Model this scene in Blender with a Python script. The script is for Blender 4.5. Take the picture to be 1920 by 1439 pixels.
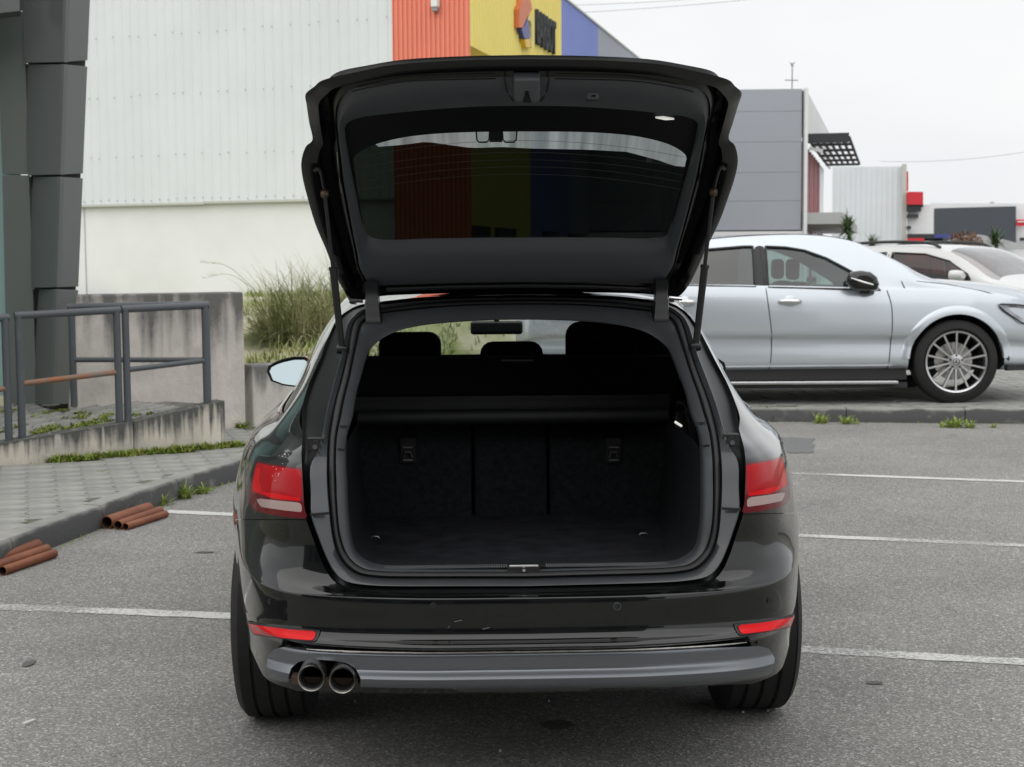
import bpy, bmesh, math, random
import numpy as np
from mathutils import Vector, Matrix
random.seed(7); np.random.seed(7)
R = math.radians
for o in list(bpy.data.objects): bpy.data.objects.remove(o)
scene = bpy.context.scene
COL = scene.collection

# ------------------------------------------------------------------ camera
FPX, CW, CH = 2775.0, 1920.0, 1439.0
CAMH = 1.45
PITCH = math.atan(229.5 / FPX); ROLL = 0.006
cf = np.array([0, math.cos(PITCH), -math.sin(PITCH)])
cr0 = np.array([1.0, 0, 0]); cu0 = np.array([0, math.sin(PITCH), math.cos(PITCH)])
cr = cr0 * math.cos(ROLL) - cu0 * math.sin(ROLL)
cu = cu0 * math.cos(ROLL) + cr0 * math.sin(ROLL)
CAM = np.array([0, 0, CAMH])
cam = bpy.data.cameras.new('camera'); camo = bpy.data.objects.new('camera', cam); COL.objects.link(camo)
cam.sensor_width = 36; cam.lens = FPX / CW * 36; cam.clip_start = 0.05; cam.clip_end = 3000
camo.matrix_world = Matrix(((cr[0], cu[0], -cf[0], 0), (cr[1], cu[1], -cf[1], 0), (cr[2], cu[2], -cf[2], CAMH), (0, 0, 0, 1)))
cam.dof.use_dof = True; cam.dof.focus_distance = 3.95; cam.dof.aperture_fstop = 10
scene.camera = camo

# ------------------------------------------------------------------ sky, sun, exposure
SUN_EL, SUN_AZ = R(62), R(200)
world = bpy.data.worlds.new('World'); scene.world = world; world.use_nodes = True
wn, wl = world.node_tree.nodes, world.node_tree.links
wn.clear()
sky = wn.new('ShaderNodeTexSky'); sky.sky_type = 'NISHITA'; sky.sun_disc = False
sky.sun_elevation = SUN_EL; sky.sun_rotation = SUN_AZ; sky.dust_density = 4; sky.air_density = 1.0
hs = wn.new('ShaderNodeHueSaturation'); hs.inputs['Saturation'].default_value = 0.25; hs.inputs['Value'].default_value = 0.09
wl.new(sky.outputs[0], hs.inputs['Color'])
tc = wn.new('ShaderNodeTexCoord'); mp = wn.new('ShaderNodeMapping'); mp.inputs['Scale'].default_value = (1.2, 1.2, 3.5)
wl.new(tc.outputs['Generated'], mp.inputs[0])
nz = wn.new('ShaderNodeTexNoise'); nz.inputs['Scale'].default_value = 1.6; nz.inputs['Detail'].default_value = 5
wl.new(mp.outputs[0], nz.inputs[0])
cl = wn.new('ShaderNodeValToRGB'); cl.color_ramp.elements[0].position = 0.3; cl.color_ramp.elements[1].position = 0.7
cl.color_ramp.elements[0].color = (0.82, 0.85, 0.875, 1); cl.color_ramp.elements[1].color = (0.99, 0.99, 0.985, 1)
wl.new(nz.outputs[0], cl.inputs[0])
mx = wn.new('ShaderNodeMixRGB'); mx.inputs[0].default_value = 0.88
wl.new(hs.outputs[0], mx.inputs[1]); wl.new(cl.outputs[0], mx.inputs[2])
bg = wn.new('ShaderNodeBackground'); bg.inputs[1].default_value = 0.83
wl.new(mx.outputs[0], bg.inputs[0])
wo = wn.new('ShaderNodeOutputWorld'); wl.new(bg.outputs[0], wo.inputs[0])
sl = bpy.data.lights.new('sun', 'SUN'); sl.energy = 1.25; sl.angle = R(110); sl.color = (1, 0.97, 0.93)
so = bpy.data.objects.new('sun', sl); COL.objects.link(so)
so.rotation_euler = (math.pi / 2 - SUN_EL, 0, math.pi - SUN_AZ)
scene.view_settings.view_transform = 'Standard'; scene.view_settings.look = 'None'
scene.view_settings.exposure = 0.42; scene.view_settings.gamma = 1; scene.view_settings.use_curve_mapping = False
scene.render.engine = 'CYCLES'
scene.cycles.max_bounces = 8; scene.cycles.transparent_max_bounces = 16

# ------------------------------------------------------------------ pixel <-> world
def ray(px, py):
    d = cf * FPX + cr * (px - CW / 2) + cu * (CH / 2 - py)
    return d / d[1]                       # scaled so that d.y = 1
def at_y(px, py, Y): return CAM + ray(px, py) * Y
def at_z(px, py, z=0.0):
    d = ray(px, py); return CAM + d * ((z - CAMH) / d[2])
def at_plane(px, py, p, n):
    d = ray(px, py); p = np.array(p, float); n = np.array(n, float)
    return CAM + d * (np.dot(p - CAM, n) / np.dot(d, n))
def proj(P):
    P = np.atleast_2d(np.asarray(P, float)) - CAM
    w = P @ cf
    return np.stack([CW / 2 + FPX * (P @ cr) / w, CH / 2 - FPX * (P @ cu) / w], 1)

# ------------------------------------------------------------------ materials
MATS = {}
def M(name, col=(0.5, 0.5, 0.5), rough=0.5, metal=0.0, coat=0.0, spec=0.5, var=0.0, vscale=8.0, vstretch=(1, 1, 1),
      bump=0.0, bscale=60.0, emit=0.0, emitcol=None, col2=None, mask=(0.45, 0.6), rvar=0.0):
    if name in MATS: return MATS[name]
    m = bpy.data.materials.new(name); m.use_nodes = True
    n, l = m.node_tree.nodes, m.node_tree.links
    b = n['Principled BSDF']
    b.inputs['Base Color'].default_value = (*col, 1); b.inputs['Roughness'].default_value = rough
    b.inputs['Metallic'].default_value = metal; b.inputs['Coat Weight'].default_value = coat
    b.inputs['Coat Roughness'].default_value = 0.03; b.inputs['Specular IOR Level'].default_value = spec
    if emit:
        b.inputs['Emission Color'].default_value = (*(emitcol or col), 1); b.inputs['Emission Strength'].default_value = emit
    if var or col2 or bump or rvar:
        t = n.new('ShaderNodeTexCoord'); mp = n.new('ShaderNodeMapping'); mp.inputs['Scale'].default_value = vstretch
        l.new(t.outputs['Object'], mp.inputs[0])
    if var or col2 or rvar:
        z = n.new('ShaderNodeTexNoise'); z.inputs['Scale'].default_value = vscale; z.inputs['Detail'].default_value = 6; z.inputs['Roughness'].default_value = 0.6
        l.new(mp.outputs[0], z.inputs[0])
        r = n.new('ShaderNodeValToRGB')
        if col2:
            r.color_ramp.elements[0].position = mask[0]; r.color_ramp.elements[1].position = mask[1]
            r.color_ramp.elements[0].color = (*col, 1); r.color_ramp.elements[1].color = (*col2, 1)
        else:
            r.color_ramp.elements[0].position = 0.3; r.color_ramp.elements[1].position = 0.7
            r.color_ramp.elements[0].color = (*[c * (1 - var) for c in col], 1); r.color_ramp.elements[1].color = (*[min(1, c * (1 + var)) for c in col], 1)
        l.new(z.outputs[0], r.inputs[0])
        if var or col2: l.new(r.outputs[0], b.inputs['Base Color'])
        if rvar:
            mr = n.new('ShaderNodeMapRange'); mr.inputs[3].default_value = rough - rvar; mr.inputs[4].default_value = rough + rvar
            mr.inputs[1].default_value = 0.3; mr.inputs[2].default_value = 0.7
            l.new(z.outputs[0], mr.inputs[0]); l.new(mr.outputs[0], b.inputs['Roughness'])
    if bump:
        z2 = n.new('ShaderNodeTexNoise'); z2.inputs['Scale'].default_value = bscale; z2.inputs['Detail'].default_value = 4
        l.new(mp.outputs[0], z2.inputs[0])
        bp = n.new('ShaderNodeBump'); bp.inputs['Strength'].default_value = bump; bp.inputs['Distance'].default_value = 0.01
        l.new(z2.outputs[0], bp.inputs['Height']); l.new(bp.outputs[0], b.inputs['Normal'])
    MATS[name] = m
    return m
def glassmat(name, tint, gloss=(1, 1, 1), base=0.04, rough=0.0):
    m = bpy.data.materials.new(name); m.use_nodes = True
    n, l = m.node_tree.nodes, m.node_tree.links; n.clear()
    tr = n.new('ShaderNodeBsdfTransparent'); tr.inputs[0].default_value = (*tint, 1)
    g = n.new('ShaderNodeBsdfGlossy'); g.inputs[0].default_value = (*gloss, 1); g.inputs['Roughness'].default_value = rough
    lw = n.new('ShaderNodeLayerWeight'); lw.inputs[0].default_value = 0.5
    pw = n.new('ShaderNodeMath'); pw.operation = 'POWER'; pw.inputs[1].default_value = 5; l.new(lw.outputs['Facing'], pw.inputs[0])
    f = n.new('ShaderNodeMath'); f.operation = 'MULTIPLY_ADD'; f.inputs[1].default_value = 0.9; f.inputs[2].default_value = base; l.new(pw.outputs[0], f.inputs[0])
    mxs = n.new('ShaderNodeMixShader'); o = n.new('ShaderNodeOutputMaterial')
    l.new(f.outputs[0], mxs.inputs[0]); l.new(tr.outputs[0], mxs.inputs[1]); l.new(g.outputs[0], mxs.inputs[2]); l.new(mxs.outputs[0], o.inputs[0])
    MATS[name] = m
    return m
def asphalt():
    m = bpy.data.materials.new('asphalt'); m.use_nodes = True
    n, l = m.node_tree.nodes, m.node_tree.links; b = n['Principled BSDF']; b.inputs['Roughness'].default_value = 0.9; b.inputs['Specular IOR Level'].default_value = 0.25
    t = n.new('ShaderNodeTexCoord')
    v = n.new('ShaderNodeTexVoronoi'); v.inputs['Scale'].default_value = 150; l.new(t.outputs['Object'], v.inputs[0])
    rr = n.new('ShaderNodeValToRGB'); e = rr.color_ramp.elements
    e[0].position = 0.0; e[0].color = (0.155, 0.153, 0.146, 1); e[1].position = 1.0; e[1].color = (0.48, 0.47, 0.45, 1)
    k = e.new(0.45); k.color = (0.222, 0.22, 0.21, 1); k = e.new(0.85); k.color = (0.285, 0.281, 0.268, 1)
    sp = n.new('ShaderNodeSeparateColor'); l.new(v.outputs['Color'], sp.inputs[0]); l.new(sp.outputs[0], rr.inputs[0])
    z = n.new('ShaderNodeTexNoise'); z.inputs['Scale'].default_value = 0.75; z.inputs['Detail'].default_value = 9; z.inputs['Roughness'].default_value = 0.65; l.new(t.outputs['Object'], z.inputs[0])
    r2 = n.new('ShaderNodeValToRGB'); r2.color_ramp.elements[0].position = 0.3; r2.color_ramp.elements[0].color = (0.80, 0.80, 0.80, 1); r2.color_ramp.elements[1].position = 0.7; r2.color_ramp.elements[1].color = (1.13, 1.125, 1.11, 1)
    l.new(z.outputs[0], r2.inputs[0])
    mu = n.new('ShaderNodeMixRGB'); mu.blend_type = 'MULTIPLY'; mu.inputs[0].default_value = 1; l.new(rr.outputs[0], mu.inputs[1]); l.new(r2.outputs[0], mu.inputs[2])
    # scattered dark oil stains
    z3 = n.new('ShaderNodeTexNoise'); z3.inputs['Scale'].default_value = 3.1; z3.inputs['Detail'].default_value = 3; l.new(t.outputs['Object'], z3.inputs[0])
    r3 = n.new('ShaderNodeValToRGB'); r3.color_ramp.elements[0].position = 0.68; r3.color_ramp.elements[0].color = (1, 1, 1, 1); r3.color_ramp.elements[1].position = 0.76; r3.color_ramp.elements[1].color = (0.72, 0.70, 0.67, 1)
    l.new(z3.outputs[0], r3.inputs[0])
    m2 = n.new('ShaderNodeMixRGB'); m2.blend_type = 'MULTIPLY'; m2.inputs[0].default_value = 1; l.new(mu.outputs[0], m2.inputs[1]); l.new(r3.outputs[0], m2.inputs[2])
    l.new(m2.outputs[0], b.inputs['Base Color'])
    bp = n.new('ShaderNodeBump'); bp.inputs['Strength'].default_value = 0.4; bp.inputs['Distance'].default_value = 0.004
    l.new(v.outputs['Distance'], bp.inputs['Height']); l.new(bp.outputs[0], b.inputs['Normal'])
    MATS['asphalt'] = m
    return m
def worn_paint():
    m = bpy.data.materials.new('line_paint'); m.use_nodes = True
    n, l = m.node_tree.nodes, m.node_tree.links; b = n['Principled BSDF']; b.inputs['Roughness'].default_value = 0.8; b.inputs['Base Color'].default_value = (0.58, 0.58, 0.56, 1)
    t = n.new('ShaderNodeTexCoord'); z = n.new('ShaderNodeTexNoise'); z.inputs['Scale'].default_value = 55; z.inputs['Detail'].default_value = 5; z.inputs['Roughness'].default_value = 0.7; l.new(t.outputs['Object'], z.inputs[0])
    z2 = n.new('ShaderNodeTexNoise'); z2.inputs['Scale'].default_value = 1.3; z2.inputs['Detail'].default_value = 3; l.new(t.outputs['Object'], z2.inputs[0])
    a = n.new('ShaderNodeMath'); a.operation = 'MULTIPLY_ADD'; a.inputs[1].default_value = 1.1; l.new(z2.outputs[0], a.inputs[0]); l.new(z.outputs[0], a.inputs[2])
    r = n.new('ShaderNodeMapRange'); r.inputs[1].default_value = 0.88; r.inputs[2].default_value = 1.12; r.inputs[3].default_value = 0.22; r.inputs[4].default_value = 0.95; l.new(a.outputs[0], r.inputs[0]); l.new(r.outputs[0], b.inputs['Alpha'])
    MATS['line_paint'] = m
def stained(name, base, dark, axis_stretch=(9, 9, 0.7), scale=1.6, warm=None, topz=None, toph=0.2, attr=False):
    """weathered concrete: mottling, vertical streaks and an algae band that hangs from the top edge"""
    m = bpy.data.materials.new(name); m.use_nodes = True
    n, l = m.node_tree.nodes, m.node_tree.links; b = n['Principled BSDF']; b.inputs['Roughness'].default_value = 0.92; b.inputs['Specular IOR Level'].default_value = 0.2
    t = n.new('ShaderNodeTexCoord')
    z = n.new('ShaderNodeTexNoise'); z.inputs['Scale'].default_value = 3.5; z.inputs['Detail'].default_value = 8; z.inputs['Roughness'].default_value = 0.62; l.new(t.outputs['Object'], z.inputs[0])
    r = n.new('ShaderNodeValToRGB'); e = r.color_ramp.elements
    e[0].position = 0.28; e[0].color = (*[c * 0.72 for c in base], 1); e[1].position = 0.72; e[1].color = (*[c * 1.18 for c in base], 1)
    if warm: k = e.new(0.58); k.color = (*warm, 1)
    l.new(z.outputs[0], r.inputs[0])
    mp = n.new('ShaderNodeMapping'); mp.inputs['Scale'].default_value = axis_stretch; l.new(t.outputs['Object'], mp.inputs[0])
    s = n.new('ShaderNodeTexNoise'); s.inputs['Scale'].default_value = scale; s.inputs['Detail'].default_value = 5; l.new(mp.outputs[0], s.inputs[0])
    z9 = n.new('ShaderNodeTexNoise'); z9.inputs['Scale'].default_value = 7; z9.inputs['Detail'].default_value = 8; z9.inputs['Roughness'].default_value = 0.7; l.new(t.outputs['Object'], z9.inputs[0])
    mm = n.new('ShaderNodeMath'); mm.operation = 'MULTIPLY_ADD'; mm.inputs[1].default_value = 0.45; mm.inputs[2].default_value = -0.225; l.new(z9.outputs[0], mm.inputs[0])
    s9 = n.new('ShaderNodeMath'); s9.operation = 'ADD'; l.new(s.outputs[0], s9.inputs[0]); l.new(mm.outputs[0], s9.inputs[1]); s = s9
    if attr:
        at_ = n.new('ShaderNodeAttribute'); at_.attribute_name = 'edge'
        mr = n.new('ShaderNodeMapRange'); mr.inputs[1].default_value = 0.35; mr.inputs[2].default_value = 1.0; mr.inputs[3].default_value = -0.16; mr.inputs[4].default_value = 0.28
        l.new(at_.outputs['Fac'], mr.inputs[0])
        ad = n.new('ShaderNodeMath'); ad.operation = 'ADD'; l.new(s.outputs[0], ad.inputs[0]); l.new(mr.outputs[0], ad.inputs[1]); src = ad.outputs[0]
    elif topz is not None:
        sx = n.new('ShaderNodeSeparateXYZ'); l.new(t.outputs['Object'], sx.inputs[0])
        mr = n.new('ShaderNodeMapRange'); mr.inputs[1].default_value = topz - toph * 2.2; mr.inputs[2].default_value = topz; mr.inputs[3].default_value = -0.22; mr.inputs[4].default_value = 0.22
        l.new(sx.outputs[2], mr.inputs[0])
        ad = n.new('ShaderNodeMath'); ad.operation = 'ADD'; l.new(s.outputs[0], ad.inputs[0]); l.new(mr.outputs[0], ad.inputs[1]); src = ad.outputs[0]
    else: src = s.outputs[0]
    rm = n.new('ShaderNodeValToRGB'); rm.color_ramp.elements[0].position = 0.43; rm.color_ramp.elements[1].position = 0.72
    l.new(src, rm.inputs[0])
    mx_ = n.new('ShaderNodeMixRGB'); l.new(rm.outputs[0], mx_.inputs[0]); l.new(r.outputs[0], mx_.inputs[1]); mx_.inputs[2].default_value = (*dark, 1)
    l.new(mx_.outputs[0], b.inputs['Base Color'])
    z2 = n.new('ShaderNodeTexNoise'); z2.inputs['Scale'].default_value = 45; z2.inputs['Detail'].default_value = 5; l.new(t.outputs['Object'], z2.inputs[0])
    bp = n.new('ShaderNodeBump'); bp.inputs['Strength'].default_value = 0.35; bp.inputs['Distance'].default_value = 0.01; l.new(z2.outputs[0], bp.inputs['Height']); l.new(bp.outputs[0], b.inputs['Normal'])
    MATS[name] = m
    return m

# ------------------------------------------------------------------ object helpers
def tag(o, label=None, cat=None, group=None, kind=None):
    if label: o['label'] = label
    if cat: o['category'] = cat
    if group: o['group'] = group
    if kind: o['kind'] = kind
    return o
def empty(name, loc=(0, 0, 0), rz=0.0, label=None, cat=None, group=None):
    o = bpy.data.objects.new(name, None); COL.objects.link(o); o.location = loc; o.rotation_euler = (0, 0, rz)
    o.empty_display_size = 0.2
    return tag(o, label, cat, group)
def mk(name, verts, faces, mat, parent=None, smooth=False, sharp=None, **kw):
    me = bpy.data.meshes.new(name); me.from_pydata([tuple(map(float, v)) for v in verts], [], [tuple(int(i) for i in f) for f in faces]); me.update()
    if smooth:
        me.polygons.foreach_set('use_smooth', [True] * len(me.polygons))
        if sharp: me.set_sharp_from_angle(angle=R(sharp))
    if mat is not None: me.materials.append(MATS[mat] if isinstance(mat, str) else mat)
    o = bpy.data.objects.new(name, me); COL.objects.link(o)
    if parent is not None: o.parent = parent
    return tag(o, **kw)
def copy_obj(o, parent=None, loc=None, rz=None):
    c = o.copy(); COL.objects.link(c); c.parent = parent
    if loc is not None: c.location = loc
    if rz is not None: c.rotation_euler = (0, 0, rz)
    return c
class MB:
    def __init__(s): s.v = []; s.f = []
    def add(s, v, f):
        k = len(s.v); s.v += [tuple(map(float, p)) for p in v]; s.f += [tuple(int(i) + k for i in q) for q in f]; return s
    def box(s, c, d, M3=None):
        x, y, z = d[0] / 2, d[1] / 2, d[2] / 2
        v = [np.array(p, float) for p in [(-x, -y, -z), (x, -y, -z), (x, y, -z), (-x, y, -z), (-x, -y, z), (x, -y, z), (x, y, z), (-x, y, z)]]
        if M3 is not None: v = [np.asarray(M3) @ p for p in v]
        return s.add([p + np.array(c, float) for p in v], [(0, 3, 2, 1), (4, 5, 6, 7), (0, 1, 5, 4), (1, 2, 6, 5), (2, 3, 7, 6), (3, 0, 4, 7)])
    def bar(s, a, b, w, h):
        """box beam from a to b"""
        a = np.array(a, float); b = np.array(b, float); d = b - a; L = np.linalg.norm(d); d /= L
        up = np.array([0, 0, 1.0]) if abs(d[2]) < 0.95 else np.array([0, 1.0, 0])
        sd = np.cross(d, up); sd /= np.linalg.norm(sd); up = np.cross(sd, d)
        return s.box((a + b) / 2, (w, L, h), np.stack([sd, d, up], 1))
    def tube(s, pts, r, n=10, caps=True):
        pts = [np.array(p, float) for p in pts]; rs = r if hasattr(r, '__len__') else [r] * len(pts)
        k0 = len(s.v); V = []; F = []
        ref = None
        for i, p in enumerate(pts):
            t = pts[min(i + 1, len(pts) - 1)] - pts[max(i - 1, 0)]; t /= (np.linalg.norm(t) + 1e-12)
            if ref is None: ref = np.array([0, 0, 1.0]) if abs(t[2]) < 0.9 else np.array([1.0, 0, 0])
            a = np.cross(t, ref); a /= np.linalg.norm(a); b = np.cross(a, t); ref = b
            for j in range(n):
                q = 2 * math.pi * j / n; V.append(p + (a * math.cos(q) + b * math.sin(q)) * rs[i])
        for i in range(len(pts) - 1):
            for j in range(n): F.append((i * n + j, i * n + (j + 1) % n, (i + 1) * n + (j + 1) % n, (i + 1) * n + j))
        if caps: F.append(tuple(range(n))[::-1]); F.append(tuple((len(pts) - 1) * n + j for j in range(n)))
        return s.add(V, F)
    def lathe(s, prof, c, axis='x', n=48, a0=0.0, arc=2 * math.pi):
        """prof: list of (axial, radius)"""
        V = []; F = []; full_ = arc > 6.28; dv = n if full_ else n - 1
        for (h, r) in prof:
            for j in range(n):
                q = arc * j / dv + a0; u, w = r * math.cos(q), r * math.sin(q)
                p = {'x': (h, u, w), 'y': (u, h, w), 'z': (u, w, h)}[axis]; V.append(np.array(p) + np.array(c, float))
        for i in range(len(prof) - 1):
            for j in range(n if full_ else n - 1): F.append((i * n + j, i * n + (j + 1) % n, (i + 1) * n + (j + 1) % n, (i + 1) * n + j))
        return s.add(V, F)
    def prism(s, poly, ext):
        """poly: 3-D points of a flat outline, ext: extrusion vector"""
        n = len(poly); P = [np.array(p, float) for p in poly]; e = np.array(ext, float)
        return s.add(P + [p + e for p in P], [tuple(range(n))[::-1], tuple(range(n, 2 * n))] + [(i, (i + 1) % n, n + (i + 1) % n, n + i) for i in range(n)])
    def build(s, name, mat, parent=None, smooth=False, sharp=40, bevel=0, **kw):
        o = mk(name, s.v, s.f, mat, parent, smooth, sharp if smooth else None, **kw)
        if bevel:
            b = o.modifiers.new('bevel', 'BEVEL'); b.width = bevel; b.segments = 2; b.limit_method = 'ANGLE'
        return o

def catmull(P, sub, closed=False):
    P = np.asarray(P, float); n = len(P); out = []
    for i in range(n if closed else n - 1):
        p1, p2 = P[i], P[(i + 1) % n]
        p0 = P[i - 1] if (i > 0 or closed) else 2 * p1 - p2
        p3 = P[(i + 2) % n] if (i + 2 < n or closed) else 2 * p2 - p1
        for k in range(sub):
            t = k / sub
            out.append(0.5 * ((2 * p1) + (-p0 + p2) * t + (2 * p0 - 5 * p1 + 4 * p2 - p3) * t * t + (-p0 + 3 * p1 - 3 * p2 + p3) * t ** 3))
    if not closed: out.append(P[-1])
    return np.array(out)
def loft(rings, closed=False):
    """rings: list of equal-length point lists -> verts, faces"""
    n = len(rings[0]); V = [p for r in rings for p in r]; F = []
    for i in range(len(rings) - 1):
        for j in range(n if closed else n - 1):
            F.append((i * n + j, i * n + (j + 1) % n, (i + 1) * n + (j + 1) % n, (i + 1) * n + j))
    return V, F
def poly_sd(pts, poly):
    """signed distance, positive outside"""
    pts = np.asarray(pts, float); P = np.asarray(poly, float); Q = np.roll(P, -1, 0)
    d = np.full(len(pts), 1e18); ins = np.zeros(len(pts), bool)
    for a, b in zip(P, Q):
        e = b - a; w = pts - a; t = np.clip((w @ e) / (e @ e + 1e-12), 0, 1)
        d = np.minimum(d, ((w - t[:, None] * e) ** 2).sum(1))
        c = ((a[1] > pts[:, 1]) != (b[1] > pts[:, 1])) & (pts[:, 0] < (b[0] - a[0]) * (pts[:, 1] - a[1]) / (b[1] - a[1] + 1e-12) + a[0])
        ins ^= c
    d = np.sqrt(d)
    return np.where(ins, -d, d)
def clip(V, F, val, attrs=None):
    """keep val >= 0; V (n,3) array; attrs: optional list of per-vertex arrays, clipped alongside"""
    V = np.asarray(V, float); nv = len(V); allv = [V] + [np.asarray(a, float).reshape(nv, -1) for a in (attrs or [])]
    W = np.concatenate(allv, 1); new = []; cache = {}; out = []
    def cut(i, j):
        key = (min(i, j), max(i, j))
        if key not in cache:
            a, b = val[key[0]], val[key[1]]; t = a / (a - b); cache[key] = nv + len(new); new.append(W[key[0]] * (1 - t) + W[key[1]] * t)
        return cache[key]
    for f in F:
        s = [val[i] >= 0 for i in f]
        if all(s): out.append(tuple(f)); continue
        if not any(s): continue
        g = []
        for k in range(len(f)):
            i, j = f[k], f[(k + 1) % len(f)]
            if s[k]: g.append(i)
            if s[k] != s[(k + 1) % len(f)]: g.append(cut(i, j))
        if len(g) >= 3: out.append(tuple(g))
    if new: W = np.concatenate([W, np.array(new)], 0)
    used = sorted({i for f in out for i in f}); mp_ = {i: k for k, i in enumerate(used)}
    W = W[used] if used else W[:0]
    out = [tuple(mp_[i] for i in f) for f in out]
    res = [W[:, :3]]; c = 3
    for a in allv[1:]: res.append(W[:, c:c + a.shape[1]]); c += a.shape[1]
    return (res[0], out) if attrs is None else (res[0], out, res[1:])
def leaf_blade(mb, p, az, L, lean, w, curl=0.6, seg=4):
    """arching blade: base p, azimuth az, length L, lean 0 upright .. 1 flat"""
    d = np.array([math.cos(az), math.sin(az), 0]); sd = np.array([-math.sin(az), math.cos(az), 0]); q = np.array(p, float)
    ang = math.pi / 2 * (1 - lean); V = []; F = []
    for i in range(seg + 1):
        t = i / seg; ww = w * (1 - t) ** 0.7 * 0.5 if i < seg else 0.0005
        V += [q - sd * ww, q + sd * ww]
        q = q + (d * math.cos(ang) + np.array([0, 0, 1]) * math.sin(ang)) * L / seg; ang -= curl / seg
    for i in range(seg): F.append((2 * i, 2 * i + 1, 2 * i + 3, 2 * i + 2))
    mb.add(V, F)
# ------------------------------------------------------------------ material library
asphalt()
M('asphalt_patch', (0.145, 0.147, 0.148), 0.9, var=0.2, vscale=40, bump=0.3, bscale=150)
M('oil', (0.095, 0.093, 0.088), 0.75, var=0.3, vscale=20)
worn_paint()
M('paver', (0.27, 0.272, 0.255), 0.92, var=0.25, vscale=7, bump=0.25, bscale=120, spec=0.2)
M('joint', (0.12, 0.13, 0.075), 0.95, col2=(0.215, 0.21, 0.185), vscale=5, mask=(0.4, 0.6), spec=0.1)
stained('kerb_stone', (0.30, 0.298, 0.28), (0.088, 0.09, 0.09), axis_stretch=(1, 1, 1.4), scale=4.0, attr=True)
stained('ramp_top', (0.24, 0.238, 0.222), (0.10, 0.10, 0.098), axis_stretch=(1, 1, 1), scale=4.0)
stained('wall_concrete', (0.60, 0.56, 0.52), (0.15, 0.148, 0.142), axis_stretch=(7, 7, 0.55), scale=1.3, topz=1.22, toph=0.30)
stained('ramp_concrete', (0.60, 0.585, 0.545), (0.105, 0.107, 0.10), axis_stretch=(20, 20, 1.2), scale=1.5, warm=(0.62, 0.56, 0.49), attr=True)
M('grass_soil', (0.24, 0.27, 0.11), 0.95, col2=(0.46, 0.43, 0.33), vscale=0.9, mask=(0.42, 0.62), spec=0.1)
M('grass', (0.15, 0.215, 0.05), 0.7, col2=(0.34, 0.325, 0.15), vscale=1.1, mask=(0.4, 0.65), spec=0.2)
M('grass_bright', (0.25, 0.35, 0.07), 0.7, col2=(0.37, 0.40, 0.13), vscale=6, mask=(0.4, 0.65), spec=0.2)
M('pampas', (0.21, 0.245, 0.095), 0.7, col2=(0.50, 0.47, 0.30), vscale=2.6, mask=(0.40, 0.64), spec=0.2)
M('moss', (0.19, 0.275, 0.045), 0.85, col2=(0.32, 0.33, 0.10), vscale=14, mask=(0.4, 0.65), spec=0.1)
M('yucca', (0.06, 0.11, 0.035), 0.6, var=0.4, vscale=4)
M('dry_bush', (0.19, 0.09, 0.045), 0.8, var=0.4, vscale=4)
M('rail_paint', (0.082, 0.092, 0.102), 0.5, col2=(0.17, 0.175, 0.17), vscale=5, mask=(0.55, 0.8), bump=0.1, bscale=120)
M('rail_rust', (0.17, 0.16, 0.14), 0.65, col2=(0.30, 0.115, 0.045), vscale=4.5, mask=(0.34, 0.55), bump=0.2, bscale=90)
M('rust', (0.165, 0.050, 0.022), 0.5, col2=(0.27, 0.098, 0.046), vscale=6, mask=(0.3, 0.75), bump=0.03, bscale=160, spec=0.3)
M('rust_in', (0.03, 0.014, 0.009), 0.9)
M('clad_dark', (0.135, 0.147, 0.142), 0.4, var=0.05, vscale=1.5, metal=0.1)
M('clad_front', (0.20, 0.225, 0.215), 0.4, var=0.05, vscale=1.5, metal=0.1)
M('clad_gap', (0.012, 0.013, 0.013), 0.8)
M('teal_glass', (0.42, 0.63, 0.60), 0.15, spec=0.3)
M('white_clad', (0.71, 0.745, 0.765), 0.5, var=0.035, vscale=0.5)
M('white_wall', (0.79, 0.80, 0.80), 0.85, var=0.05, vscale=0.6, bump=0.05, bscale=20)
M('flash_trim', (0.52, 0.53, 0.48), 0.6)
M('red_clad', (0.82, 0.26, 0.175), 0.5, var=0.05, vscale=0.4)
M('yellow_clad', (0.88, 0.74, 0.21), 0.5, var=0.04, vscale=0.4)
M('blue_clad', (0.23, 0.29, 0.62), 0.5, var=0.05, vscale=0.4)
M('grey_clad', (0.38, 0.40, 0.45), 0.5, var=0.05, vscale=0.4)
M('sign_black', (0.05, 0.055, 0.058), 0.7, spec=0.2)
M('sign_orange', (0.62, 0.155, 0.045), 0.45)
M('sign_blue', (0.045, 0.06, 0.26), 0.4)
M('sign_yellow', (0.75, 0.47, 0.03), 0.4)
M('sign_pale', (0.70, 0.60, 0.20), 0.4)
M('grey_panel', (0.36, 0.385, 0.43), 0.5, var=0.03, vscale=0.3)
M('dark_slat', (0.03, 0.034, 0.038), 0.6)
M('dark_red', (0.30, 0.018, 0.04), 0.5, var=0.15, vscale=1.5)
M('red_sign', (0.60, 0.02, 0.035), 0.5)
M('dark_billboard', (0.062, 0.072, 0.088), 0.6, var=0.06, vscale=0.2)
M('membrane', (0.45, 0.46, 0.46), 0.7)
M('window_dark', (0.02, 0.025, 0.03), 0.1, spec=0.6)
M('screw_grey', (0.42, 0.43, 0.43), 0.6)
M('steel_grey', (0.3, 0.31, 0.32), 0.5, metal=0.3)
M('cable', (0.32, 0.33, 0.34), 0.7)
M('behind_wall', (0.17, 0.175, 0.18), 0.7, var=0.1, vscale=0.3)

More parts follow.
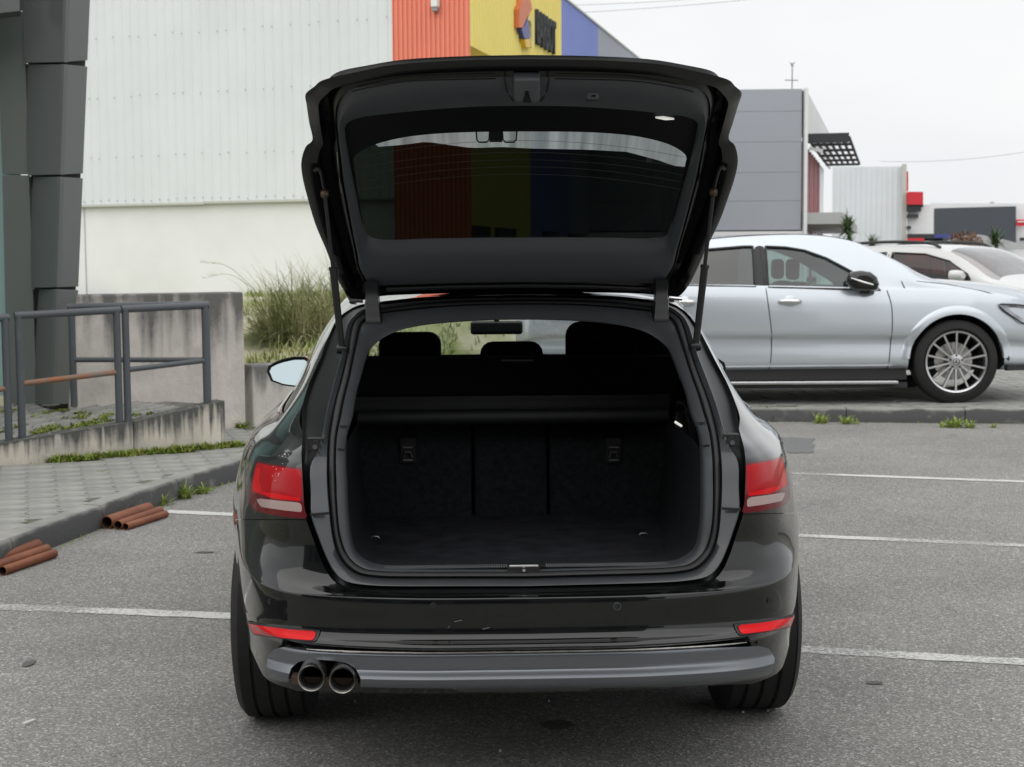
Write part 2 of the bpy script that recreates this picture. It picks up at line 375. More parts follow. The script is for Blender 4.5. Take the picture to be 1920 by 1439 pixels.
# ------------------------------------------------------------------ ground
S = 900
mk('parking_asphalt', [(-S, -S, 0), (S, -S, 0), (S, S, 0), (-S, S, 0)], [(0, 1, 2, 3)], 'asphalt', kind='structure')
def ground_strip(name, a, b, w, mat, z=0.003, n=40, jit=0.006):
    """painted line from a to b (world xy) with a slightly worn edge"""
    a = np.array(a[:2]); b = np.array(b[:2]); d = b - a; L = np.linalg.norm(d); d /= L; nn = np.array([-d[1], d[0]])
    V = []; F = []
    for i in range(n + 1):
        p = a + d * L * i / n
        for s in (-1, 1):
            q = p + nn * s * (w / 2 + random.uniform(-jit, jit)); V.append((q[0], q[1], z))
    for i in range(n): F.append((2 * i, 2 * i + 1, 2 * i + 3, 2 * i + 2))
    return mk(name, V, F, mat, kind='structure')
la, lb = at_z(0, 1139), at_z(428, 1156)
ra, rb = at_z(1505, 1219), at_z(1920, 1243)
def ext(a, b, ka, kb): d = (b - a)[:2]; return a[:2] - d * ka, b[:2] + d * kb
p, q = ext(la, lb, 0.0, 0.35); ground_strip('painted_line', (-2.45, p[1] + 0.05), q, 0.10, 'line_paint')
p, q = ext(ra, rb, 0.25, 3.0); ground_strip('painted_line', p, q, 0.095, 'line_paint', n=90)
p, q = ext(at_z(310, 960), at_z(440, 966), 0.0, 1.2); ground_strip('painted_line', p, q, 0.10, 'line_paint')
p, q = ext(at_z(1500, 1005), at_z(1920, 1024), 0.5, 2.0); ground_strip('painted_line', p, q, 0.085, 'line_paint', n=90)
p, q = ext(at_z(1480, 888), at_z(1920, 904), 0.5, 2.0); ground_strip('painted_line', p, q, 0.085, 'line_paint', n=90)
def blob(name, c, rx, ry, mat, z=0.004, n=28):
    V = [(c[0] + rx * math.cos(t) * random.uniform(0.75, 1.15), c[1] + ry * math.sin(t) * random.uniform(0.75, 1.15), z) for t in np.linspace(0, 2 * math.pi, n, endpoint=False)]
    return mk(name, V, [tuple(range(n))], mat, kind='structure')
blob('oil_stain', at_z(1048, 1361), 0.05, 0.05, 'oil')
blob('oil_stain', at_z(1640, 1282), 0.03, 0.02, 'oil'); blob('oil_stain', at_z(385, 1037), 0.05, 0.02, 'oil'); blob('oil_stain', at_z(55, 1245), 0.022, 0.05, 'oil')
pp = [at_z(1415, 819), at_z(1528, 823), at_z(1524, 850), at_z(1440, 850)]
pq = [np.array(pp[i]) * (1 - t) + np.array(pp[(i + 1) % 4]) * t for i in range(4) for t in np.linspace(0, 1, 14, endpoint=False)]
mk('asphalt_patch', [(p[0] + random.gauss(0, .012), p[1] + random.gauss(0, .012), 0.004) for p in pq], [tuple(range(len(pq)))], 'asphalt_patch', kind='structure')
# a few pale chips lying on the asphalt
mb = MB()
for i in range(260):
    x, y = random.uniform(-3, 3), random.uniform(4.2, 10); s = random.uniform(0.003, 0.009)
    if x < -2.0 and y > 7: continue
    mb.box((x, y, s * 0.35), (s, s * random.uniform(0.6, 1.6), s * 0.7))
p = at_z(54, 1357); mb.box((p[0], p[1], 0.004), (0.016, 0.05, 0.008), np.array([[0.9, 0.43, 0], [-0.43, 0.9, 0], [0, 0, 1]]))
M('chip', (0.5, 0.5, 0.47), 0.9); mb.build('pale_stone_chips', 'chip', kind='stuff', label='tiny pale stone chips scattered over the parking asphalt', cat='stone chips')

# ------------------------------------------------------------------ pavements and kerb
PZ = 0.12
kp = [(-2.95, 3.2), (-2.66, 5.2), (-2.44, 7.06), (-2.345, 7.55), (-2.11, 8.8), (-1.77, 9.98), (-1.25, 11.0), (-0.45, 12.0), (0.6, 12.8), (1.5, 13.14), (2.3, 13.2), (4.45, 12.92), (7.5, 12.55), (14, 11.8)]
KP = catmull(kp, 8)
def off(path, d):
    path = np.asarray(path); t = np.gradient(path, axis=0); t /= np.linalg.norm(t, axis=1)[:, None]
    return path + np.stack([-t[:, 1], t[:, 0]], 1) * d
acc = np.concatenate([[0], np.cumsum(np.linalg.norm(np.diff(KP, axis=0), axis=1))])
def on_path(s, d=0.0):
    x = np.interp(s, acc, KP[:, 0]); y = np.interp(s, acc, KP[:, 1])
    x2 = np.interp(s + 0.05, acc, KP[:, 0]); y2 = np.interp(s + 0.05, acc, KP[:, 1]); x1 = np.interp(s - 0.05, acc, KP[:, 0]); y1 = np.interp(s - 0.05, acc, KP[:, 1])
    t = np.array([x2 - x1, y2 - y1]); t /= np.linalg.norm(t) + 1e-9
    return np.array([x, y]) + np.array([-t[1], t[0]]) * d
pave = mk('pavement', [(*p, 0.111) for p in off(KP, 0.12)] + [(14, 60, 0.111), (-14, 60, 0.111), (-14, 3.2, 0.111)], [tuple(range(len(KP) + 3))], 'joint', kind='structure')
kerb = empty('kerb'); tag(kerb, kind='structure')
s = 0.0; KL = 1.0
while s < acc[-1] - 0.1:
    L = KL * random.uniform(0.95, 1.05); e = min(s + L - 0.008, acc[-1]); n = 5
    prof = [(0.0, -0.02), (0.004, 0.1), (0.02, PZ + 0.003), (0.12, PZ + 0.005), (0.122, 0.05)]
    dz = random.uniform(-0.003, 0.003); rings = []
    for k in range(n):
        q = s + (e - s) * k / (n - 1); rings.append([(*on_path(q, d), z + (dz if z > 0.05 else 0)) for d, z in prof])
    V, F = loft(rings); m = len(prof); F += [tuple(range(m))[::-1], tuple((n - 1) * m + i for i in range(m))]
    o = mk('kerb_stone', V, F, 'kerb_stone', kerb, True, 35); s += L
    ea = o.data.attributes.new('edge', 'FLOAT', 'POINT')
    for i_ in range(len(V)): ea.data[i_].value = (1.1, .95, .5, .1, .1)[i_ % m]

def paver_mesh(w, d, h, a=0.024, g=0.0042):
    ys = np.linspace(-d / 2, d / 2, 5); zz = [0, a, -a, a, 0]
    Rr = [(w / 2 - g + zz[i], ys[i]) for i in range(5)]; Ll = [(-w / 2 + g + zz[i], ys[i]) for i in range(5)][::-1]
    P = Rr + Ll; P = [(x, y * (1 - 2 * g / d)) for x, y in P]; n = len(P); c = 0.975
    V = [(x, y, 0) for x, y in P] + [(x, y, h - 0.002) for x, y in P] + [(x * c, y * c, h) for x, y in P]
    F = [(i, (i + 1) % n, n + (i + 1) % n, n + i) for i in range(n)] + [(n + i, n + (i + 1) % n, 2 * n + (i + 1) % n, 2 * n + i) for i in range(n)] + [tuple(range(2 * n, 3 * n))]
    return V, F
PV, PF = paver_mesh(0.165, 0.205, 0.022)
pm = bpy.data.meshes.new('paver'); pm.from_pydata(PV, [], PF); pm.materials.append(MATS['paver'])
pm2 = pm.copy(); pm2.materials.clear(); M('paver_b', (0.30, 0.298, 0.278), 0.92, var=0.22, vscale=6, bump=0.25, bscale=120, spec=0.2); pm2.materials.append(MATS['paver_b'])
# ramp geometry (needed to know where the pavers stop)
A = np.array([*at_z(0, 873, PZ)[:2], 0.205]); B = np.array([*at_z(423, 838, PZ)[:2], 0.455])
wd = (B - A)[:2]; wl_ = np.linalg.norm(wd); wd = wd / wl_; wn_ = np.array([-wd[1], wd[0]])     # wn_ points away from the camera
ramp_slope = (B[2] - A[2]) / wl_
def ramp_z(x, y):
    t = (np.array([x, y]) - A[:2]); q = min(1.2, max(0, (t @ wd) / wl_)); return A[2] + (t @ wd) * ramp_slope + (t @ wn_) * (.11 * (1 - q) - .05 * q)
th = R(18); ca, sa = math.cos(th), math.sin(th)
kpoly = np.concatenate([off(KP, 0.13)[:70], [(0.5, 14), (-3, 14), (-6, 9), (-6, 3)]])
org = np.array([-2.6, 8.6]); cand = []
for i in range(-24, 30):
    for j in range(-22, 26):
        l = np.array([i * 0.165, j * 0.205]); w = org + np.array([l[0] * ca - l[1] * sa, l[0] * sa + l[1] * ca])
        cand.append(w)
cand = np.array(cand)
ok = (poly_sd(cand, kpoly) < 0.0)
fr = np.array([(c - A[:2]) @ wn_ for c in cand]); al = np.array([(c - A[:2]) @ wd for c in cand])
ok &= ~((fr > -0.09) & (al < wl_ + 0.1))
ppx = proj(np.concatenate([cand, np.full((len(cand), 1), PZ)], 1))
ok &= (ppx[:, 0] > -60) & (ppx[:, 0] < 600) & (ppx[:, 1] > 770) & (ppx[:, 1] < 1150) & (cand[:, 1] < 11.75)
sel = cand[ok]; order = np.argsort(sel[:, 1])
for k, idx in enumerate(order[:300]):
    o = bpy.data.objects.new('paver', pm if random.random() < 0.6 else pm2); COL.objects.link(o); o.parent = pave
    o.location = (sel[idx][0], sel[idx][1], PZ - 0.022 + random.uniform(-0.0012, 0.0012)); o.rotation_euler = (random.uniform(-.004, .004), random.uniform(-.004, .004), th)
def paver_field(name, cells, zf, rot, parent):
    mb = MB(); c, s_ = math.cos(rot), math.sin(rot)
    for (x, y) in cells:
        z = zf(x, y) + random.uniform(-0.003, 0.002)
        mb.add([(x + v[0] * c - v[1] * s_, y + v[0] * s_ + v[1] * c, z + v[2]) for v in PV], PF)
    return mb.build(name, 'paver', parent, kind='stuff')
if len(order) > 300: paver_field('pavers', [sel[i] for i in order[300:]], lambda x, y: PZ - 0.022, th, pave)
cells = []
rk = off(KP, 0.2)
for i in range(40):
    for j in range(26):
        x, y = 1.2 + i * 0.165, 13.0 + j * 0.205
        yk = np.interp(x, KP[70:, 0], KP[70:, 1])
        if y > yk + 0.24: cells.append((x, y))
paver_field('pavers', cells, lambda x, y: PZ - 0.024, 0.0, pave)

# ------------------------------------------------------------------ access ramp
ramp = empty('access_ramp', (0, 0, 0), 0, 'low concrete access ramp with stained side wall and paved top beside the dark pillar', 'ramp')
T0 = -1.6                                             # ramp starts left of the frame
def rp(t, n_): return A[:2] + wd * t + wn_ * n_
for (t0, t1) in ((T0, 0.92), (0.928, wl_)):           # two pours of the side wall with a joint between them
    V = []
    for t in (t0, t1):
        for n_, zt in ((0.0, 0), (0.15, 0)):
            x, y = rp(t, n_); V += [(x, y, 0.05), (x, y, max(0.125, A[2] + t * ramp_slope))]
    o = MB().add(V, [(0, 4, 5, 1), (2, 3, 7, 6), (1, 5, 7, 3), (0, 1, 3, 2), (4, 6, 7, 5)]).build('side_wall', 'ramp_concrete', ramp)
    ea = o.data.attributes.new('edge', 'FLOAT', 'POINT')
    for i_ in range(8): ea.data[i_].value = i_ % 2 if V[i_][2] > .1 else 0.0
e0, e1 = rp(wl_ - 0.15, 0.152), rp(wl_ - 0.15, 1.25); f1 = rp(wl_, 1.25); f0 = rp(wl_, 0.152)
V = []
for p_ in (e0, f0, f1, e1): V += [(*p_, 0.05), (*p_, ramp_z(*p_) - 0.03)]
MB().add(V, [(0, 2, 3, 1), (2, 4, 5, 3), (4, 6, 7, 5), (6, 0, 1, 7), (1, 3, 5, 7)]).build('end_wall', 'ramp_top', ramp)
tt_ = np.linspace(T0, wl_ - .15, 14); V = [(*rp(t_, n_), ramp_z(*rp(t_, n_)) - .02) for t_ in tt_ for n_ in (.15, .6, 1.0, 1.5)]
mk('paving_bed', V, [(4 * i + j, 4 * i + 4 + j, 4 * i + 5 + j, 4 * i + 1 + j) for i in range(13) for j in range(3)], 'joint', ramp, True)
cells = []
for i in range(19):
    for j in range(7):
        p_ = rp(T0 + 0.1 + i * 0.165, 0.26 + j * 0.205)
        if T0 + 0.1 + i * 0.165 < wl_ - 0.22: cells.append(p_)
rot = math.atan2(wd[1], wd[0])
for c_ in cells:
    o = bpy.data.objects.new('paver', pm if random.random() < 0.5 else pm2); COL.objects.link(o); o.parent = ramp
    ax_ = Vector((wd[0], wd[1], ramp_slope)).normalized(); az_ = ax_.cross(Vector((wn_[0], wn_[1], (ramp_z(*(c_ + wn_ * .1)) - ramp_z(*c_)) / .1))).normalized(); ay_ = az_.cross(ax_)
    o.matrix_world = Matrix(((ax_.x, ay_.x, az_.x, c_[0]), (ax_.y, ay_.y, az_.y, c_[1]), (ax_.z, ay_.z, az_.z, ramp_z(*c_) - .035 + random.uniform(-.002, .002)), (0, 0, 0, 1)))
# weeds in the ramp paving and along its foot
def weed_patch(mb, c, r, n, h, zf):
    for _ in range(n):
        q = random.uniform(0, 6.28); rr = r * math.sqrt(random.random()); x, y = c[0] + rr * math.cos(q), c[1] + rr * math.sin(q)
        z = zf(x, y)
        for _ in range(3):
            leaf_blade(mb, (x, y, z), random.uniform(0, 6.28), h * random.uniform(0.5, 1.2), random.uniform(0.25, 0.85), h * 0.35, 0.8, 3)
mb = MB()
plA = (np.array([*A[:2], A[2]]), np.array([-0.0, 0, 0]))
nrm = np.cross(np.array([wd[0], wd[1], ramp_slope]), np.array([wn_[0], wn_[1], 0.135]))
for (px, py, r, n) in ((75, 803, .07, 24), (100, 795, .05, 18), (140, 790, .10, 40), (165, 785, .10, 40), (150, 765, .07, 24), (182, 778, .06, 20), (190, 770, .07, 26), (160, 757, .05, 16), (255, 765, .05, 14), (282, 766, .03, 8), (115, 742, .06, 26), (90, 748, .05, 14), (5, 750, .07, 26), (5, 800, .06, 16), (60, 760, .04, 8), (30, 742, .05, 10), (205, 780, .04, 14), (120, 765, .03, 6), (80, 800, .09, 40), (95, 790, .07, 26), (175, 792, .09, 40), (130, 796, .08, 30), (200, 760, .05, 18), (148, 750, .06, 20), (110, 735, .05, 24), (20, 790, .06, 18)):
    c_ = at_plane(px, py, A, nrm); weed_patch(mb, c_, r, n, 0.035, lambda x, y: ramp_z(x, y) - 0.012)
mb.build('ramp_weeds', 'moss', kind='stuff', label='small green weeds growing between the pavers on top of the ramp', cat='weeds')
mb = MB()
for i in range(2600):
    t = random.uniform(0.32, wl_ + 0.12); dn = -abs(random.gauss(0, 0.035)) - 0.004
    x, y = rp(t, dn); dens = 0.5 + 0.5 * math.sin(t * 9) * math.sin(t * 23 + 1)
    if random.random() > 0.35 + dens * 0.6: continue
    for _ in range(2): leaf_blade(mb, (x, y, PZ - 0.004), random.uniform(0, 6.28), random.uniform(0.02, 0.075), random.uniform(0.1, 0.8), 0.014, 0.8, 3)
for (px, py) in ((190, 885), (60, 868), (70, 872), (25, 870), (445, 848), (460, 846)):
    weed_patch(mb, at_z(px, py, PZ), 0.04, 10, 0.02, lambda x, y: PZ - 0.004)
mb.build('wall_foot_moss', 'moss', kind='stuff', label='strip of bright green moss and weeds along the foot of the ramp wall', cat='moss')
mb = MB()   # moss in the joints of the near paving
for i in range(420):
    c_ = sel[random.randrange(len(sel))]; x, y = c_[0] + 0.0825 * ca * random.choice((-1, 1)) + random.uniform(-.012, .012), c_[1] + random.uniform(-.1, .1)
    if poly_sd([(x, y)], kpoly)[0] > -0.02: continue
    for _ in range(2): leaf_blade(mb, (x, y, PZ - 0.006), random.uniform(0, 6.28), random.uniform(0.006, 0.016), random.uniform(0.4, 0.9), 0.006, 0.8, 2)
mb.build('joint_moss', 'moss', kind='stuff', label='thin moss in the joints of the grey paving by the kerb', cat='moss')

# ------------------------------------------------------------------ handrails
def post_at(px, py): return at_plane(px, py, (*rp(0, 0.07), 0), (*wn_, 0))
def handrail(name, feet, tops, mids, label, midmat):
    """feet/tops/mids: world points of the two posts"""
    h = empty(name, tuple(feet[0]), 0, label, 'handrail', 'grey pipe handrails on the access ramp')
    o = np.array(feet[0])
    for f_, t_ in zip(feet, tops): MB().tube([np.array(f_) - o - (0, 0, 0.03), np.array(t_) - o], 0.0255, 14).build('post', 'rail_paint', h, True)
    d = (np.array(tops[1]) - np.array(tops[0])); d /= np.linalg.norm(d)
    MB().tube([np.array(tops[0]) - o - d * 0.0255, np.array(tops[1]) - o + d * 0.0255], 0.0255, 14).build('top_rail', 'rail_paint', h, True)
    MB().tube([np.array(mids[0]) - o, np.array(mids[1]) - o], 0.019, 12).build('middle_rail', midmat, h, True)
    return h
def vert(foot, px, py):   # point straight above foot at pixel row py
    d = ray(px, py); k = (foot[1] - CAM[1]) / d[1]; return np.array([foot[0], foot[1], CAM[2] + d[2] * k])
fA, fB = post_at(42, 826), post_at(224, 786)
handrail('handrail', (fA, fB), (vert(fA, 34, 592), vert(fB, 219, 582)), (vert(fA, 38, 720), vert(fB, 222, 698)), 'grey pipe handrail whose middle bar is thickly rusted orange', 'rail_rust')
fC, fD = post_at(240, 784), post_at(388, 753)
handrail('handrail', (fC, fD), (vert(fC, 237, 580), vert(fD, 382, 573)), (vert(fC, 240, 694), vert(fD, 383, 676)), 'grey pipe handrail ending beside the step at the top of the ramp wall', 'rail_paint')
fE, fF = post_at(17, 829), post_at(-180, 872)
handrail('handrail', (fF, fE), (vert(fF, -180, 610), vert(fE, 11, 596)), (vert(fF, -180, 760), vert(fE, 13, 728)), 'grey pipe handrail section running out past the teal glass front', 'rail_rust')
fG = np.array([*(fD[:2] + wn_ * 0.05 + wd * 0.03), fD[2] + 0.005]); fH = at_y(139, 756, 10.8)
handrail('handrail', (fH, fG), (vert(fH, 135, 576), vert(fG, 394, 571)), (vert(fH, 138, 675), vert(fG, 394, 675)), 'grey pipe handrail across the back of the ramp before the concrete wall', 'rail_paint')

# ------------------------------------------------------------------ concrete walls and grass bank
def wall_prism(name, a, b, z0, z1, t, mat, label):
    a = np.array(a); b = np.array(b); d = (b - a) / np.linalg.norm(b - a); n_ = np.array([-d[1], d[0]]) * t
    P = [a, b, b + n_, a + n_]
    o = MB().prism([(*p_, z0) for p_ in P], (0, 0, z1 - z0)).build(name, mat, None, bevel=0.015, label=label, cat='wall'); return o
wall_prism('concrete_wall', (-3.36, 11.16), (-2.16, 11.95), 0.0, 1.215, 0.25, 'wall_concrete', 'tall grey concrete wall streaked with black stains behind the handrails')
stained('low_concrete', (0.58, 0.55, 0.515), (0.17, 0.168, 0.162), axis_stretch=(7, 7, 0.55), scale=1.3, topz=0.64, toph=0.14)
wall_prism('low_concrete_wall', (-2.12, 12.05), (-0.55, 13.1), 0.0, 0.615, 0.25, 'low_concrete', 'low concrete retaining wall below the grass bank, partly behind the wing mirror')
mb = MB()
for i in range(60): leaf_blade(mb, (-2.19 + random.gauss(0, .03), 11.94 - abs(random.gauss(0, .03)), PZ), random.uniform(0, 6.28), random.uniform(.03, .1), random.uniform(.2, .8), .02, .8, 3)
mb.build('weed_tuft', 'moss', label='green weed tuft in the crack where the tall and low concrete walls meet', cat='weed')
def sst(x, a, b): t = min(1, max(0, (x - a) / (b - a))); return t * t * (3 - 2 * t)
def bank_z(x, y):
    yw = 12.05 + (x + 2.12) * 0.67
    inside = sst(y, yw + 0.22, yw + 0.4) if x < -0.55 else sst(y, 16.2, 17.6)
    if x < -2.35: inside = sst(y, 12.9, 13.6)
    z = 0.58 + sst(y, 12.5, 21) * 0.42 + 0.05 * math.sin(x * 1.3 + y * 0.7) + 0.03 * math.sin(x * 3.1 - y * 2.3)
    z *= 1 - sst(x, 0.9, 2.2)
    z = min(z, 1.43 - .0215 * y + (.10 * sst(x, -2.6, -1.6)) * sst(y, 12, 14))
    return -0.05 + (z + 0.05) * inside
nx, ny = 110, 110; V = []; F = []
for j in range(ny + 1):
    for i in range(nx + 1):
        x = -16 + 24 * i / nx; y = 10 + 30 * (j / ny) ** 1.4; 
        if y < 12.05 + (x + 2.12) * 0.67 + 0.2 and x < -0.55: y = 12.05 + (x + 2.12) * 0.67 + 0.2 - 0.0
        V.append((x, y, bank_z(x, y)))
for j in range(ny):
    for i in range(nx): F.append((j * (nx + 1) + i, j * (nx + 1) + i + 1, (j + 1) * (nx + 1) + i + 1, (j + 1) * (nx + 1) + i))
mk('grass_bank', V, F, 'grass_soil', None, True, kind='structure')
mb = MB()
for i in range(15000):
    y = 12.3 + 14 * random.random() ** 1.6; x = random.uniform(-0.32, 0.12) * y + random.uniform(-.6, .6)
    z = bank_z(x, y)
    if z < 0.3 or proj([(x, y, z)])[0][0] < 462: continue
    if math.sin(x * 2.1 + 1) * math.sin(y * 1.7) + random.uniform(-.5, .5) < -0.25: continue
    leaf_blade(mb, (x, y, z - 0.01), random.uniform(0, 6.28), random.uniform(0.05, 0.17), random.uniform(0.05, 0.6), 0.012 + 0.0006 * y, 0.7, 2)
mb.build('bank_grass', 'grass', kind='stuff', label='rough green and straw coloured grass covering the bank behind the walls', cat='grass')
# pampas clump
def grass_clump(name, c, n, L, mat, label, spread=0.4, wid=0.012, lean=(0.0, 0.75), wind=0.0, cat='grass clump'):
    t = empty(name, c, 0, label, cat); mb = MB()
    for i in range(n):
        q = random.uniform(0, 6.28); r = spread * math.sqrt(random.random())
        le = random.uniform(*lean); az = random.uniform(0, 6.28) if random.random() > wind else math.pi + random.gauss(0, 0.5)
        leaf_blade(mb, (r * math.cos(q), r * math.sin(q), -0.03), az, L * random.uniform(0.45, 1.15) * (1 - 0.25 * le), le, wid, random.uniform(0.5, 1.5), 7)
    mb.build('blades', mat, t)
    return t
pc = at_y(555, 655, 14.6); pz = bank_z(pc[0], pc[1])
g1 = grass_clump('pampas_grass', (pc[0] + 0.04, 14.6, pz - 0.02), 2200, 0.92, 'pampas', 'big tufted pampas grass clump arching over the bank behind the wing mirror', 0.36, 0.013, (0.0, 0.85), 0.12)
pc = at_y(625, 620, 15.2); g1 = grass_clump('pampas_grass', (pc[0], 15.2, bank_z(pc[0], 15.2) - 0.02), 1100, 0.90, 'pampas', 'upright pampas grass clump half hidden by the wagon roof and strut', 0.25, 0.013, (0.0, 0.7), 0.1)
mb_t = empty('dry_grass_stalks', tuple(at_y(480, 545, 13.6)), 0, 'thin dry seed stalks leaning left above the concrete wall', 'grass')
mb = MB()
for (px, py) in ((375, 492), (380, 522)):
    a_ = np.array(mb_t.location); b_ = at_y(px, py, 13.5); m_ = (a_ + b_) / 2 + np.array([0, 0, 0.09])
    pts = catmull([a_ - a_, m_ - a_, b_ - a_], 6); mb.tube(pts, np.linspace(0.0025, 0.0012, len(pts)), 5)
    for k in range(14):
        t = pts[-6] + (pts[-1] - pts[-6]) * random.random(); leaf_blade(mb, t, math.pi + random.gauss(0, .6), 0.06, 0.6, 0.006, .5, 2)
mb.build('stalks', 'pampas', mb_t)
tw = at_y(295, 549, 12.2); t = grass_clump('wall_grass', (tw[0], 12.2, 1.0), 60, 0.30, 'pampas', 'wispy grass tuft showing above the stained concrete wall', 0.12, 0.006, (0.1, 0.9))
t = grass_clump('wall_grass', (*at_y(461, 548, 12.15)[:2], 1.05), 40, 0.16, 'pampas', 'small dark sprig on the end of the tall concrete wall', 0.05, 0.008, (0.1, 0.9), cat='grass')

# ------------------------------------------------------------------ kerb weeds
def weed(px, py, h, n, lab=None, z0=0.0, grp=None):
    c_ = at_z(px, py, z0); t = empty('kerb_weed', tuple(c_), 0, lab, 'weed', grp); mb = MB()
    for i in range(n):
        q = random.uniform(0, 6.28); r = h * 0.45 * math.sqrt(random.random())
        leaf_blade(mb, (r * math.cos(q), r * 0.5 * math.sin(q), 0), random.uniform(0, 6.28), h * random.uniform(.45, 1.15), random.uniform(0.05, 0.7), h * 0.14, 0.7, 4)
    mb.build('leaves', 'grass_bright', t)
for a_ in ((300, 948, .09, 50, 'narrow green weed tuft between the rusty pipe ends and the largest kerb weed'), (342, 935, .115, 80, 'largest leafy green weed tuft against the kerb near the rusty pipes'), (378, 926, .085, 56, 'medium green weed tuft on the wagon side of the largest kerb weed'), (60, 1018, .10, 14, 'thin upright grass blades behind the rusty pipes that lean on the kerb'), (395, 921, .04, 20, 'tiny weed sprig at the kerb closest to the wagon tail lamp')): weed(*a_, grp='weeds along the left kerb')
for a_ in ((1447, 789, .16, 46, 'tallest weed at the far kerb, below the silver car door'), (1538, 794, .11, 60, 'rounded weed tuft at the far kerb below the door handle'), (1585, 795, .10, 50, 'low spreading weed at the far kerb below the black mirror'), (1605, 796, .06, 24, 'small weed sprig beside the low spreading weed at far kerb'), (1790, 802, .12, 80, 'broad bright weed clump at the far kerb below the front wheel'), (1818, 803, .09, 50, 'lower weed beside the broad clump below the front wheel'), (1770, 802, .08, 34, 'short weed beside the broad clump, on its door side'), (1862, 802, .06, 26, 'small lone weed at the far kerb ahead of the front wheel')): weed(*a_, grp='weeds along the far kerb')
mb = MB()
for i in range(700):
    s_ = random.uniform(2.5, acc[-1] - 4); q = on_path(s_, -abs(random.gauss(0, .02)) - .004)
    leaf_blade(mb, (*q, 0), random.uniform(0, 6.28), random.uniform(.006, .03), random.uniform(.2, .9), .008, .6, 2)
mb.build('kerb_moss', 'moss', kind='stuff', label='thin line of moss and weeds where the kerb meets the asphalt', cat='moss')

# ------------------------------------------------------------------ rusty pipe wheel stops
def pipe_bundle(specs, label, dx=.012):
    b = empty('pipe_wheel_stop', (0, 0, 0), 0, label, 'wheel stop', 'rusty pipe wheel stops by the kerb'); o = np.array(b.location)
    for (x0, y0, x1, y1, r) in specs:
        a_ = at_z(x0, y0, r) - o; e_ = at_z(x1, y1, r) - o; a_ = a_ + (dx, 0, 0); e_ = e_ + (dx, 0, 0); d = (e_ - a_) / np.linalg.norm(e_ - a_)
        n = 26; V = []; F = []
        up = np.array([0, 0, 1.0]); sd = np.cross(d, up)
        for (p_, rr) in ((a_, r), (e_, r), (e_, r * 0.86), (a_, r * 0.86)):
            for j in range(n): t = 2 * math.pi * j / n; V.append(p_ + (sd * math.cos(t) + up * math.sin(t)) * rr)
        for k in range(4):
            for j in range(n): F.append((k * n + j, k * n + (j + 1) % n, ((k + 1) % 4) * n + (j + 1) % n, ((k + 1) % 4) * n + j))
        ob = mk('pipe', V, F, 'rust', b, True, 40); ob.data.materials.append(MATS['rust_in'])
        for i_, pl in enumerate(ob.data.polygons):
            if 2 * n <= i_ < 3 * n: pl.material_index = 1
pipe_bundle([(196, 980, 274, 954, .036), (217, 985, 296, 958, .026), (231, 988, 307, 964, .020)], 'three rusty steel pipes welded side by side, open ends showing, at the kerb')
pipe_bundle([(-45, 1060, 64, 1024, .037), (-20, 1066, 83, 1031, .028), (0, 1071, 97, 1038, .022)], 'three rusty steel pipes welded side by side beside the single grass blade')
# ------------------------------------------------------------------ dark clad building on the left
db = empty('clad_building', (*at_z(95, 742, .42)[:2], 0.0), 0, 'dark grey metal clad building corner with a leaning tapered pillar and teal glass', 'building')
dbo = np.array(db.location)
Yc = 10.95
def cq(name, pts, mat, thick=0.03, parent=db, o=dbo):
    """flat panel from four/more world points with thickness away from the camera"""
    P = [np.array(p_) for p_ in pts]; n_ = np.cross(P[1] - P[0], P[2] - P[0])
    for i_ in range(3, len(P)): d_ = P[i_] - CAM; P[i_] = CAM + d_ * (np.dot(P[0] - CAM, n_) / np.dot(d_, n_)); n_ /= np.linalg.norm(n_)
    if np.dot(n_, CAM - P[0]) > 0: n_ = -n_
    return MB().prism([p_ - o for p_ in P], n_ * thick).build(name, mat, parent, bevel=0.003)
rows = [760, 541, 330, 119, -95, -310]
def xi(a, y): return np.interp(y, [0, 740], a)
for k in range(len(rows) - 1):
    y0, y1 = rows[k], rows[k + 1]; g = 2.0
    # dark face: left edge 41->66, ridge 123->100 ; lit face: ridge -> right edge 169->139
    def pt(xp, y, Y): return at_y(xp, y, Y)
    L = lambda y: 41 + (66 - 41) * y / 740; Mi = lambda y: 124 + (100 - 124) * y / 740; Rr = lambda y: 169 + (139 - 169) * y / 740
    yb, yt = y0 - g, y1 + g
    cq('cladding_panel', [pt(L(yb), yb + 1, Yc + .42), pt(Mi(yb), yb, Yc), pt(Mi(yt), yt, Yc), pt(L(yt), yt - 1, Yc + .42)], 'clad_dark')
    cq('cladding_panel', [pt(Mi(yb) + .4, yb, Yc), pt(Rr(yb), yb - 4 * (742 - y0) / 742, Yc + .28), pt(Rr(yt), yt + 5 * (742 - y1) / 742, Yc + .28), pt(Mi(yt) + .4, yt, Yc)], 'clad_dark')
core = [at_y(70, 742, Yc + .47), at_y(100, 742, Yc + .05), at_y(134, 742, Yc + .32), at_y(95, 742, Yc + .5)]; top = [at_y(40, -310, Yc + .47), at_y(131, -310, Yc + .05), at_y(178, -310, Yc + .32), at_y(110, -310, Yc + .5)]
MB().add([p_ - dbo for p_ in core + top], [(0, 1, 5, 4), (1, 2, 6, 5), (2, 3, 7, 6), (3, 0, 4, 7), (4, 5, 6, 7)]).build('core', 'clad_gap', db)
